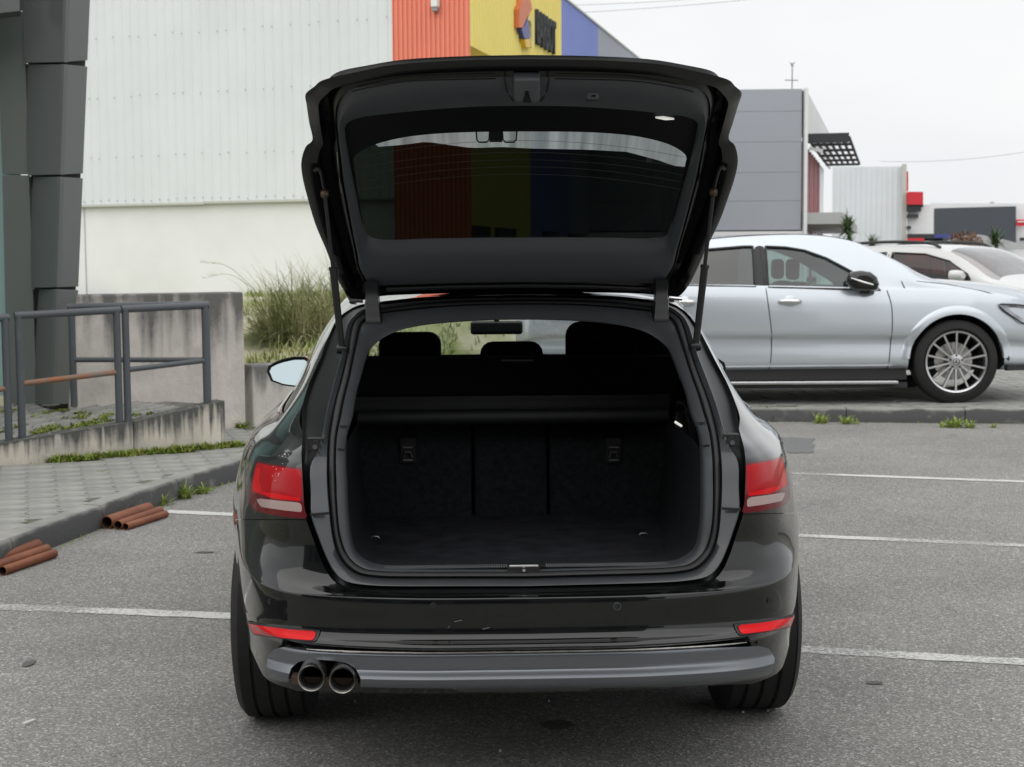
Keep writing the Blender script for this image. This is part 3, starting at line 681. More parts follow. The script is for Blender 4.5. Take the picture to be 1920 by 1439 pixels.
# flat front beside the pillar
for y0, y1 in ((760, 329), (327, 22), (20, -310)):
    lx = lambda y: 8 + (-6) * (740 - y) / 740
    cq('front_panel', [at_y(14 if y0 > 700 else 4, y0, Yc + .50), at_y(69 if y0 > 700 else 54, y0, Yc + .46), at_y(54 if y0 > 700 else (44 if y1 > 0 else 34), y1, Yc + .46), at_y(4 if y0 > 700 else -8, y1, Yc + .50)], 'clad_front')
cq('glass_pane', [at_y(-260, 742, Yc + .62), at_y(45, 742, Yc + .60), at_y(30, -200, Yc + .60), at_y(-260, -200, Yc + .62)], 'teal_glass', 0.02)
cq('fascia_beam', [at_y(-300, 60, Yc - .35), at_y(37, 21, Yc - .02), at_y(36, -300, Yc - .02), at_y(-300, -300, Yc - .35)], 'clad_dark', 0.25)

MB().box(np.array([-7.2, 10.0, 2.4]) - dbo, (4.6, 2.6, 4.8)).build('unseen_shade_block', 'clad_dark', db)  # added block out of view, shades and darkens the pillar's left face
# ------------------------------------------------------------------ big warehouse with coloured cladding
C0 = at_y(885, 490, 36.0); C0[2] = 0
fd = np.array([-0.927, 0.375, 0]); sdir = np.array([0.2446, 0.9696, 0])
wh = empty('warehouse', tuple(C0), 0, 'large warehouse clad in white, red, yellow, blue and grey ribbed metal sheets', 'building')
def along(px, o, d):           # distance along o + t d at which it projects to column px (at horizon row)
    k = (px - CW / 2) / FPX; return (o[0] - k * o[1]) / (k * d[1] - d[0])
def ribbed(name, t0, t1, z0, z1, o, d, pitch, depth, mat, parent, sgn, wfl=0.35):
    """ribbed sheet along o+t*d (local to parent origin o), rib profile towards the viewer"""
    n_ = np.array([-d[1], d[0], 0]) * sgn; V = []; F = []; prof = []
    t = t0
    while t < t1:
        for f_, h in ((0.0, 0), (0.5 - wfl / 2, 0), (0.5 - wfl / 2 + 0.08, 1), (0.5 + wfl / 2 - 0.08, 1), (0.5 + wfl / 2, 0)):
            if t + f_ * pitch <= t1: prof.append((t + f_ * pitch, h * depth))
        t += pitch
    prof.append((t1, 0))
    for (tt, h) in prof:
        q = d * tt + n_ * h; V += [(q[0], q[1], z0), (q[0], q[1], z1)]
    for i in range(len(prof) - 1): F.append((2 * i, 2 * i + 2, 2 * i + 3, 2 * i + 1))
    return mk(name, V, F, mat, parent)
t_red = along(743, C0, fd); t_far = along(60, C0, fd) + 6
zc = 3.02
fs = 1 if np.dot(np.array([-fd[1], fd[0], 0]), np.array([0, -1, 0])) > 0 else -1
ss = 1 if np.dot(np.array([-sdir[1], sdir[0], 0]), np.array([1, 0, 0])) > 0 else -1
# clad sheets in runs a little over 4 m
t = t_red
while t < t_far:
    e = min(t + 4.32, t_far); ribbed('cladding_sheet', t, e, zc, 9.5, C0, fd, 0.27, 0.02, 'white_clad', wh, fs, 0.22); t = e
ribbed('cladding_sheet', 0.0, t_red, 0.0, 9.5, C0, fd, 0.125, 0.045, 'red_clad', wh, fs, 0.5)
fn = np.array([-fd[1], fd[0], 0]) * fs; sn = np.array([-sdir[1], sdir[0], 0]) * ss
mb = MB(); mb.add([fd * t_red - fn * .12 + (0, 0, -.2), fd * t_far - fn * .12 + (0, 0, -.2), fd * t_far - fn * .12 + (0, 0, zc + .1), fd * t_red - fn * .12 + (0, 0, zc + .1)], [(0, 1, 2, 3)])
mb.build('base_wall', 'white_wall', wh)
mb = MB(); t = t_red
while t < t_far:
    e = min(t + 5.5, t_far); dz = random.uniform(-.012, .012)
    mb.bar(fd * t + fn * .02 + (0, 0, zc - .01 + dz), fd * (e - .01) + fn * .02 + (0, 0, zc - .01 + dz + random.uniform(-.01, .01)), 0.07, 0.06); t = e
mb.build('drip_flashing', 'flash_trim', wh)
tj = along(160, C0, fd); MB().box(fd * tj - fn * .115 + (0, 0, 1.4), (0.03, 0.03, 3.2)).build('wall_joint', 'membrane', wh)
mb = MB()
for row, z in enumerate((3.12, 4.27, 5.85, 7.4)):
    t = t_red + 0.135
    k = 0
    while t < t_far:
        if row == 0 or k % 5 in (0, 2, 3): mb.box(fd * t + fn * (0.04) + (0, 0, z + random.uniform(-.03, .03)), (0.03, 0.03, 0.03))
        t += 0.27; k += 1
mb.build('screws', 'screw_grey', wh, kind='stuff')
# long side: upper fascia in three colours, set back lower wall
tb, tg, te = along(1055, C0, sdir), along(1123, C0, sdir), 36.0
for (a_, b_, m_) in ((0.0, tb, 'yellow_clad'), (tb, tg, 'blue_clad'), (tg, te, 'grey_clad')):
    ribbed('cladding_sheet', a_ + .001, b_ - .001, 6.6, 9.5, C0, sdir, 0.27, 0.03, m_, wh, ss, 0.22)
    q0, q1 = sdir * max(a_, .9) - sn * 1.0, sdir * b_ - sn * 1.0
    mk('lower_wall', [(q0[0], q0[1], 0), (q1[0], q1[1], 0), (q1[0], q1[1], 6.6), (q0[0], q0[1], 6.6)], [(0, 1, 2, 3)], m_, wh)
    s0, s1 = sdir * a_, sdir * b_
    mk('soffit', [(s0[0], s0[1], 6.6), (s1[0], s1[1], 6.6), (q1[0], q1[1], 6.6), (q0[0], q0[1], 6.6)], [(0, 1, 2, 3)], m_, wh)
for a_ in (3.0, 6.0, 12.0, 16.0):
    q = sdir * a_ - sn * .96; MB().bar(q + (0, 0, 1.6), q + sdir * 2.2 + (0, 0, 1.6), 0.08, 1.6).build('window', 'window_dark', wh)
far = fd * t_far; P4 = [np.zeros(3), sdir * te, sdir * te + far, far]
mk('roof', [(p_[0], p_[1], 9.44) for p_ in P4], [(0, 1, 2, 3)], 'membrane', wh)
mb = MB(); mb.bar(sdir * 0 + (0, 0, 9.52), sdir * te + (0, 0, 9.52), 0.1, 0.06); mb.bar(fd * 0.06 + (0, 0, 9.52), fd * t_far + (0, 0, 9.52), 0.1, 0.06); mb.build('roof_edge', 'flash_trim', wh)
q = fd * along(827, C0, fd); ws = empty('alarm_box', tuple(C0 + q + fn * .05 + (0, 0, 7.55)), 0, 'small white alarm box fixed high on the red ribbed wall', 'alarm box')
ang = math.atan2(fn[1], fn[0]) + math.pi / 2; ws.rotation_euler = (0, 0, ang)
MB().box((0, -.08, .12), (.17, .18, .26)).build('housing', 'white_wall', ws, bevel=.02); MB().box((0, -.07, -.06), (.15, .14, .1)).build('lamp', 'steel_grey', ws, bevel=.02)
# raised sign on the yellow fascia
def side_pt(px, py, out=0.0): return at_plane(px, py, C0 + sn * out, sn)
sg = empty('shop_sign', tuple(side_pt(1003, 60)), 0, 'raised shop sign with arched orange and blue emblem and dark block letters on yellow wall', 'sign'); sgo = np.array(sg.location)
def sign_piece(name, pix, mat, out, th=0.22): MB().prism([side_pt(x, y, out) - sgo for x, y in pix], -sn * th).build(name, mat, sg)
sign_piece('emblem_roof', [(973, 52), (974, 18), (979, 0), (988, -14), (995, 0), (998, 18), (993, 26), (988, 32), (984, 44), (981, 52)], 'sign_orange', 0.16, 0.14)
sign_piece('emblem_arch', [(990, 35), (994, 28), (998, 32), (1000.5, 50), (1001, 75), (998.5, 90), (996, 88), (997.5, 70), (997, 50), (994.5, 38), (991, 40)], 'sign_pale', 0.16, 0.14)
sign_piece('emblem_door', [(978, 54), (984, 50), (988, 37), (991, 42), (994, 60), (994, 73), (983, 72)], 'sign_blue', 0.16, 0.14)
sign_piece('emblem_foot', [(984, 74), (994.5, 74), (994.5, 89), (986.5, 89)], 'sign_yellow', 0.16, 0.14)
cu_ = bpy.data.curves.new('lettering', 'FONT'); cu_.body = 'BARBOT'; cu_.size = 1.0; cu_.extrude = 0.5; cu_.offset = 0.03
to = bpy.data.objects.new('lettering', cu_); COL.objects.link(to); dg = bpy.context.evaluated_depsgraph_get(); me = bpy.data.meshes.new_from_object(to.evaluated_get(dg)); bpy.data.objects.remove(to)
a_, b_ = side_pt(1001, 17), side_pt(1037, 40); c_ = side_pt(1001, 83)
xs = [v.co.x for v in me.vertices]; ys = [v.co.y for v in me.vertices]; w_ = np.linalg.norm((b_ - a_)[:2]); h_ = a_[2] - c_[2]
for v in me.vertices:
    u = (v.co.x - min(xs)) / (max(xs) - min(xs)); s_ = (v.co.y - min(ys)) / (max(ys) - min(ys))
    q = c_ + sdir * u * w_ + np.array([0, 0, 1]) * s_ * h_ + sn * (0.02 + (v.co.z + 0.5) * 0.09); v.co = q - sgo
me.materials.append(MATS['sign_black']); lo = bpy.data.objects.new('lettering', me); COL.objects.link(lo); lo.parent = sg

# ------------------------------------------------------------------ grey building on the right
C2 = at_y(1508, 490, 55.0); C2[2] = 0; d2 = np.array([0.2505, 0.968, 0]); n2 = np.array([d2[1], -d2[0], 0])
gb = empty('grey_office', tuple(C2), 0, 'grey panelled commercial building with dark red shutters and a slatted dark canopy', 'building')
fw = np.array([-1, 0.05, 0]); fw /= np.linalg.norm(fw)
def h55(py, Y=55.0): return CAMH + (487 - py) * Y / FPX
zs = [h55(432), h55(378), h55(325), h55(269), h55(213), h55(172)]
for i in range(5):
    a_, b_ = zs[i] + .005, zs[i + 1] - .005
    MB().bar(fw * .14 + (0, .15, (a_ + b_) / 2), fw * 9 + (0, .15, (a_ + b_) / 2), .3, b_ - a_).build('wall_panel', 'grey_panel', gb)
MB().bar(fw * .1 + (0, .3, 3), fw * 9 + (0, .3, 3), .2, 5.9).build('backing', 'grey_panel', gb)
MB().bar(fw * .05 + (0, .05, .9), fw * 9 + (0, .05, .9), .2, zs[0] * 2 - 1.9 + .0).build('base_wall', 'white_wall', gb)
MB().box((0, .1, zs[-1] / 2), (.12, .5, zs[-1])).build('corner_trim', 'white_wall', gb)
D2 = 22.0
def sq(name, t0, t1, z0, z1, mat, out=0.0, th=0.1, wrap=gb):
    p0, p1 = d2 * t0 + n2 * out, d2 * t1 + n2 * out
    return MB().prism([(p0[0], p0[1], z0), (p1[0], p1[1], z0), (p1[0], p1[1], z1), (p0[0], p0[1], z1)], -n2 * th).build(name, mat, wrap)
sq('side_wall', 0.4, D2, h55(255), zs[-1], 'white_wall', 0.0)
sq('side_base', 0.4, D2, 0, h55(255) - .01, 'white_wall', -0.35, .1)
tt = 1.0
for i in range(8):
    sq('red_shutter', tt, tt + 1.5, h55(400), h55(268), 'dark_red', -.2 + .04 * (i % 2), .05); sq('mullion', tt + 1.5, tt + 1.66, h55(400), h55(262), 'flash_trim', -.185, .1); tt += 1.66
for i in range(6): sq('ground_window', 1.0 + i * 2.1, 2.8 + i * 2.1, 0, h55(425), 'dark_red' if i % 3 == 0 else 'window_dark', -.22, .06)
for i, z_ in enumerate((h55(400),)):
    p0, p1 = d2 * .3, d2 * D2
    MB().prism([(*(p0 + n2 * -.3)[:2], z_), (*(p1 - n2 * .3)[:2], z_), (*(p1 + n2 * 1.35)[:2], z_), (*(p0 + n2 * 1.35)[:2], z_)], (0, 0, -.42)).build('balcony_slab', 'membrane', gb)
zca = h55(262)
for i in range(6):       # canopy beams across, then slats lengthwise
    t_ = .4 + i * 3.2; MB().bar(d2 * t_ + n2 * .0 + (0, 0, zca), d2 * t_ + n2 * 1.55 + (0, 0, zca), .2, .10 if i else .34).build('canopy_beam', 'dark_slat', gb)
for i in range(7): MB().bar(d2 * .4 + n2 * (.05 + i * .25) + (0, 0, zca + .02), d2 * 16.6 + n2 * (.05 + i * .25) + (0, 0, zca + .02), .10, .06).build('canopy_slat', 'dark_slat', gb)
MB().bar(d2 * .6 + n2 * .1 + (0, 0, zca - .35), d2 * .6 + n2 * .6 + (0, 0, zca - .45), .12, .12).build('floodlight', 'white_wall', gb)
mk('roof', [tuple(v) for v in ((0, 0.2, zs[-1] - .05), tuple(d2 * D2 + (0, 0, zs[-1] - .05)), tuple(d2 * D2 + fw * 9 + (0, 0, zs[-1] - .05)), tuple(fw * 9 + (0, .2, zs[-1] - .05)))], [(0, 1, 2, 3)], 'membrane', gb)
an = empty('roof_antenna', tuple(at_y(1485, 172, 57)), 0, 'thin television antenna standing on the grey building roof', 'antenna')
sc = 57 / FPX
mb = MB().tube([(0, 0, -.3), (0, 0, 52 * sc)], .025, 6); mb.build('mast', 'steel_grey', an)
mb = MB().tube([(-.28, 0, 21 * sc), (.22, 0, 20 * sc)], .018, 5).tube([(-.06, 0, 47 * sc), (.1, .0, 53 * sc)], .02, 5).tube([(-.1, 0, 53 * sc), (.05, 0, 46 * sc)], .018, 5)
for k in range(6): mb.tube([(-.25 + k * .09, -.15, 21 * sc), (-.25 + k * .09, .15, 21 * sc)], .012, 4)
mb.build('elements', 'steel_grey', an)

# ------------------------------------------------------------------ farther buildings
def face(name, px0, py0, px1, py1, Y, depth, mat, parent, o, py0b=None, dy=0):
    """box whose front covers a pixel rectangle at depth Y"""
    a_ = at_y(px0, py1, Y); b_ = at_y(px1, py1, Y); c_ = at_y(px1, py0, Y); d_ = at_y(px0, py0 if py0b is None else py0b, Y)
    return MB().prism([a_ - o, b_ - o, c_ - o, d_ - o], (depth * .25, depth, 0)).build(name, mat, parent)
o3 = at_y(1640, 500, 95); o3[2] = 0
b3 = empty('white_warehouse', tuple(o3), 0, 'tall white ribbed warehouse standing behind the yuccas with a red roadside sign', 'building')
x0_, x1_ = at_y(1560, 400, 95) - o3, at_y(1693, 400, 95) - o3
zt = h55(316, 95)
ribbed('cladding_sheet', 0, x1_[0] - x0_[0], h55(468, 95), zt, o3, np.array([1.0, 0, 0]), .33, .06, 'white_clad', b3, -1, .2).location = (x0_[0], 0, 0)
face('base_wall', 1560, 468, 1693, 520, 95.1, .5, 'white_wall', b3, o3)
face('corner_pier', 1691, 308, 1700, 520, 94.6, 1, 'flash_trim', b3, o3)
face('side_body', 1564, 322, 1698, 500, 95.3, 30, 'white_clad', b3, o3)
face('red_fin', 1700, 322, 1703, 358, 94.8, .6, 'red_sign', b3, o3)
face('red_canopy', 1701, 360, 1731, 384, 94.0, 6, 'red_sign', b3, o3)
for (a_, b_, c_) in ((1731, 381, 388), (1727, 388, 396), (1722, 402, 408), (1708, 424, 429)): face('dark_louvre', 1701, b_, a_, c_, 94.2, 2, 'dark_slat', b3, o3)
face('white_board', 1701, 384, 1750, 439, 94.9, .4, 'white_wall', b3, o3)
face('red_band', 1701, 447, 1733, 456, 94, 1, 'red_sign', b3, o3); face('dark_band', 1701, 439, 1752, 447, 94.3, 1, 'dark_slat', b3, o3)
o4 = at_y(1830, 500, 130); o4[2] = 0
b4 = empty('billboard_building', tuple(o4), 0, 'far white building with a large dark blank facade panel', 'building')
face('wall', 1745, 382, 1935, 520, 130.6, 20, 'white_wall', b4, o4, py0b=381)
face('dark_panel', 1752, 387, 1905, 462, 130, .5, 'dark_billboard', b4, o4, py0b=391)
face('red_banner', 1906, 412, 1925, 424, 129.8, .3, 'red_sign', b4, o4); face('white_strip', 1908, 415, 1925, 417, 129.7, .2, 'white_wall', b4, o4)
face('window', 1912, 446, 1935, 452, 129.9, .3, 'window_dark', b4, o4)
face('roof_vent', 1857, 379, 1864, 384, 131, .6, 'steel_grey', b4, o4)
o5 = at_y(1830, 470, 105); o5[2] = 0
b5 = empty('membrane_canopy', tuple(o5), 0, 'grey arched membrane canopy in front of the dark facade panel', 'canopy')
mb = MB(); arc = [(1735, 466), (1765, 455), (1800, 444), (1835, 440), (1870, 446), (1910, 457), (1940, 466)]
V = []
for (px, py) in arc: V += [at_y(px, py, 105) - o5, at_y(px, py + 1, 112) - o5]
for (px, py) in arc: V += [at_y(px, 468, 105) - o5]
F = [(2 * i, 2 * i + 2, 2 * i + 3, 2 * i + 1) for i in range(6)] + [(14 + i, 15 + i, 2 * i + 2, 2 * i) for i in range(6)]
mk('membrane', V, F, 'membrane', b5)
mb = MB()
for px in (1745, 1930): a_ = at_y(px, 462, 106) - o5; mb.tube([(a_[0], a_[1], a_[2]), (a_[0], a_[1], 0)], .1, 6)
mb.build('post', 'steel_grey', b5)
o6 = at_y(1760, 445, 110); b6 = empty('blue_sign_band', tuple(o6), 0, 'dark blue roof sign band beside the red louvred signs', 'sign')
face('band', 1735, 440, 1790, 446, 110, 1, 'sign_blue', b6, o6); face('lower_band', 1733, 447, 1768, 452, 111, 1, 'dark_slat', b6, o6)

# ------------------------------------------------------------------ yuccas and bush
def yucca(px, py, Y, r, trunk_to, n, label, mat='yucca', cat='yucca', heads=1):
    c_ = at_y(px, py, Y); t = empty('yucca_plant', (c_[0], Y, 0), 0, label, cat); mb = MB().tube([(0, 0, 0), (.05, 0, c_[2])], [.10, .07], 7); mb.build('trunk', 'yucca', t)
    mb = MB()
    for hd in range(heads):
        hz = c_[2] - hd * r * 1.1
        for i in range(n):
            leaf_blade(mb, (random.gauss(0, r * .06), random.gauss(0, r * .06), hz + random.gauss(0, r * .12)), random.uniform(0, 6.28), r * random.uniform(.7, 1.1), random.uniform(-.1, 1.25), r * .10, .5, 3)
    mb.build('crown', mat, t)
yucca(1590, 432, 50, .62, 0, 110, 'spiky green yucca in front of the red shuttered ground floor', heads=3)
yucca(1635, 462, 50, .52, 0, 100, 'smaller spiky yucca against the white ribbed warehouse', heads=2)
yucca(1866, 456, 60, .75, 0, 90, 'low spiky yucca in front of the grey canopy, above the white car')
c_ = at_y(1808, 455, 60); t = empty('dry_bush', (c_[0], 60, 0), 0, 'rounded reddish brown bush in front of the grey membrane canopy', 'bush')
MB().tube([(0, 0, 0), (0, 0, c_[2])], [.1, .05], 6).build('trunk', 'dry_bush', t)
mb = MB()
for i in range(900):
    v = np.random.normal(size=3); v /= np.linalg.norm(v); v *= random.random() ** .4 * np.array([.75, .6, .42]); leaf_blade(mb, (v[0], v[1], c_[2] + v[2]), random.uniform(0, 6.28), .12, random.uniform(0, 1), .06, .4, 2)
mb.build('crown', 'dry_bush', t)

# ------------------------------------------------------------------ overhead cables
def wire(pa, pb, Y0, Y1, label):
    a_ = at_y(*pa, Y0); b_ = at_y(*pb, Y1); n = 16; pts = [a_ + (b_ - a_) * i / n - np.array([0, 0, 0.5 * 4 * (i / n) * (1 - i / n)]) for i in range(n + 1)]
    MB().tube(pts, .012, 5).build('overhead_cable', 'cable', None, True, label=label, cat='cable')
wire((1000, 28), (2050, -95), 75, 70, 'thin overhead power cable crossing the sky beside the blue cladding')
wire((960, 12), (1900, -75), 75, 70, 'upper thin power cable rising over the blue cladding')
wire((1650, 303), (2100, 248), 90, 80, 'faint power cable crossing the sky above the dark facade panel')

# ------------------------------------------------------------------ what stands behind the camera and shows in the paint
bw = empty('rear_warehouse', (0, -12, 0), 0, 'long grey warehouse with dark windows seen only as a reflection in the black paint', 'building')
MB().box((-9, -4, 4.6), (32, 8, 9.2)).build('wall', 'behind_wall', bw)
for i in range(9): MB().box((-20 + i * 3.4, .02, 2.2), (2.1, .1, 2.6)).build('window', 'window_dark', bw)
MB().box((-9, -4, 9.3), (32.4, 8.4, .25)).build('roof_edge', 'dark_slat', bw)
# ================================================================== black station wagon
M('black_paint', (0.003, 0.0033, 0.0035), 0.15, coat=1.0, spec=0.15, rvar=0.03, vscale=3)
M('satin_black', (0.012, 0.013, 0.014), 0.35)
M('gutter_black', (0.007, 0.0075, 0.008), 0.45, spec=0.3)
M('flange_paint', (0.038, 0.041, 0.046), 0.34, coat=0.5, rvar=0.06, vscale=12)
M('rubber', (0.013, 0.013, 0.014), 0.55, bump=0.1, bscale=120)
M('tyre', (0.012, 0.012, 0.012), 0.75, var=0.3, vscale=30)
M('trim_plastic', (0.042, 0.045, 0.050), 0.48, bump=0.05, bscale=700)
M('trim_dark', (0.007, 0.008, 0.0088), 0.6)
M('carpet', (0.017, 0.019, 0.021), 0.95, var=0.35, vscale=60, bump=0.4, bscale=900, spec=0.1)
M('carpet_floor', (0.022, 0.023, 0.028), 0.95, var=0.4, vscale=14, bump=0.4, bscale=900, spec=0.1)
M('seat_cloth', (0.007, 0.0075, 0.008), 0.9, spec=0.2)
M('chrome', (0.72, 0.72, 0.72), 0.12, metal=1.0)
M('steel_worn', (0.42, 0.41, 0.39), 0.28, metal=1.0, var=0.25, vscale=40)
M('exhaust_in', (0.01, 0.01, 0.01), 0.8)
M('diffuser_grey', (0.17, 0.182, 0.20), 0.30, metal=0.75, coat=0.2)
M('lens_red', (0.42, 0.003, 0.007), 0.12, coat=0.12, spec=0.12)
M('lens_red_bright', (0.68, 0.005, 0.009), 0.12, coat=0.12, spec=0.12)
M('lens_dark_red', (0.13, 0.003, 0.008), 0.08, coat=0.4, spec=0.2)
M('lens_clear', (0.42, 0.31, 0.29), 0.2, coat=0.4)
M('mirror_glass', (0.34, 0.40, 0.42), 0.02, metal=1.0)
M('lamp_lit', (0.9, 0.9, 0.85), 0.3, emit=0.45)
M('brown_metal', (0.10, 0.07, 0.05), 0.5, metal=0.6, var=0.3, vscale=30)
glassmat('privacy_glass', (0.013, 0.017, 0.0145), base=0.012)
glassmat('clear_glass', (0.82, 0.86, 0.85))
glassmat('side_tint', (0.03, 0.035, 0.036))
def streak_glass():  # pale reflection-like band put into the colour as translucent streaks
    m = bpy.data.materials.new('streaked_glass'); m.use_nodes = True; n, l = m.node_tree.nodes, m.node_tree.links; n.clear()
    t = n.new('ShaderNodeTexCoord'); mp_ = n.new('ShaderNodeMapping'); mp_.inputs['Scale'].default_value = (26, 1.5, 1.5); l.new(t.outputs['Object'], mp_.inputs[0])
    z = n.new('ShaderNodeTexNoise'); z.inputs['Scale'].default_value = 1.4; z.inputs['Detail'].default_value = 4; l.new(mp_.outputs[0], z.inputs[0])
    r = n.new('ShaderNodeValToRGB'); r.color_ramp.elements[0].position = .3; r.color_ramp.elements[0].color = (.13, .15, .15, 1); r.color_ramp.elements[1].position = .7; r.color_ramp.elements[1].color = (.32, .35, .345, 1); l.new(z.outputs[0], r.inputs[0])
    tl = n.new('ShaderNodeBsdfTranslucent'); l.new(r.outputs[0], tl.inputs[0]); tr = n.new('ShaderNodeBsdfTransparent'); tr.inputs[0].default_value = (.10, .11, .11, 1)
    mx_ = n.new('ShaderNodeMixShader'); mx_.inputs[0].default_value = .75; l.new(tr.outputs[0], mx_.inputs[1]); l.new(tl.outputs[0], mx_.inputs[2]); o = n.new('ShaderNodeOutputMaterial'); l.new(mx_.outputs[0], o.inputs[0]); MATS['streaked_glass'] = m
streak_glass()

WO = np.array([0.0045, 4.72, 0.0]); TH = R(2.0)
wx = np.array([math.cos(TH), math.sin(TH), 0]); wy = np.array([-math.sin(TH), math.cos(TH), 0])
car = empty('station_wagon', tuple(WO), TH, 'black station wagon seen from behind with its tailgate raised and empty boot', 'car')
def toW(P): P = np.atleast_2d(np.asarray(P, float)); return WO + P[:, :1] * wx + P[:, 1:2] * wy + P[:, 2:3] * np.array([0, 0, 1.0])
def toL(P): q = np.asarray(P) - WO; return np.array([q @ wx, q @ wy, q[2]])
def L(px, py, yl): return toL(at_plane(px, py, WO + wy * yl, wy))
def mir(P): P = np.array(P, float).copy(); P[..., 0] *= -1; return P
def lproj(P): return proj(toW(P))

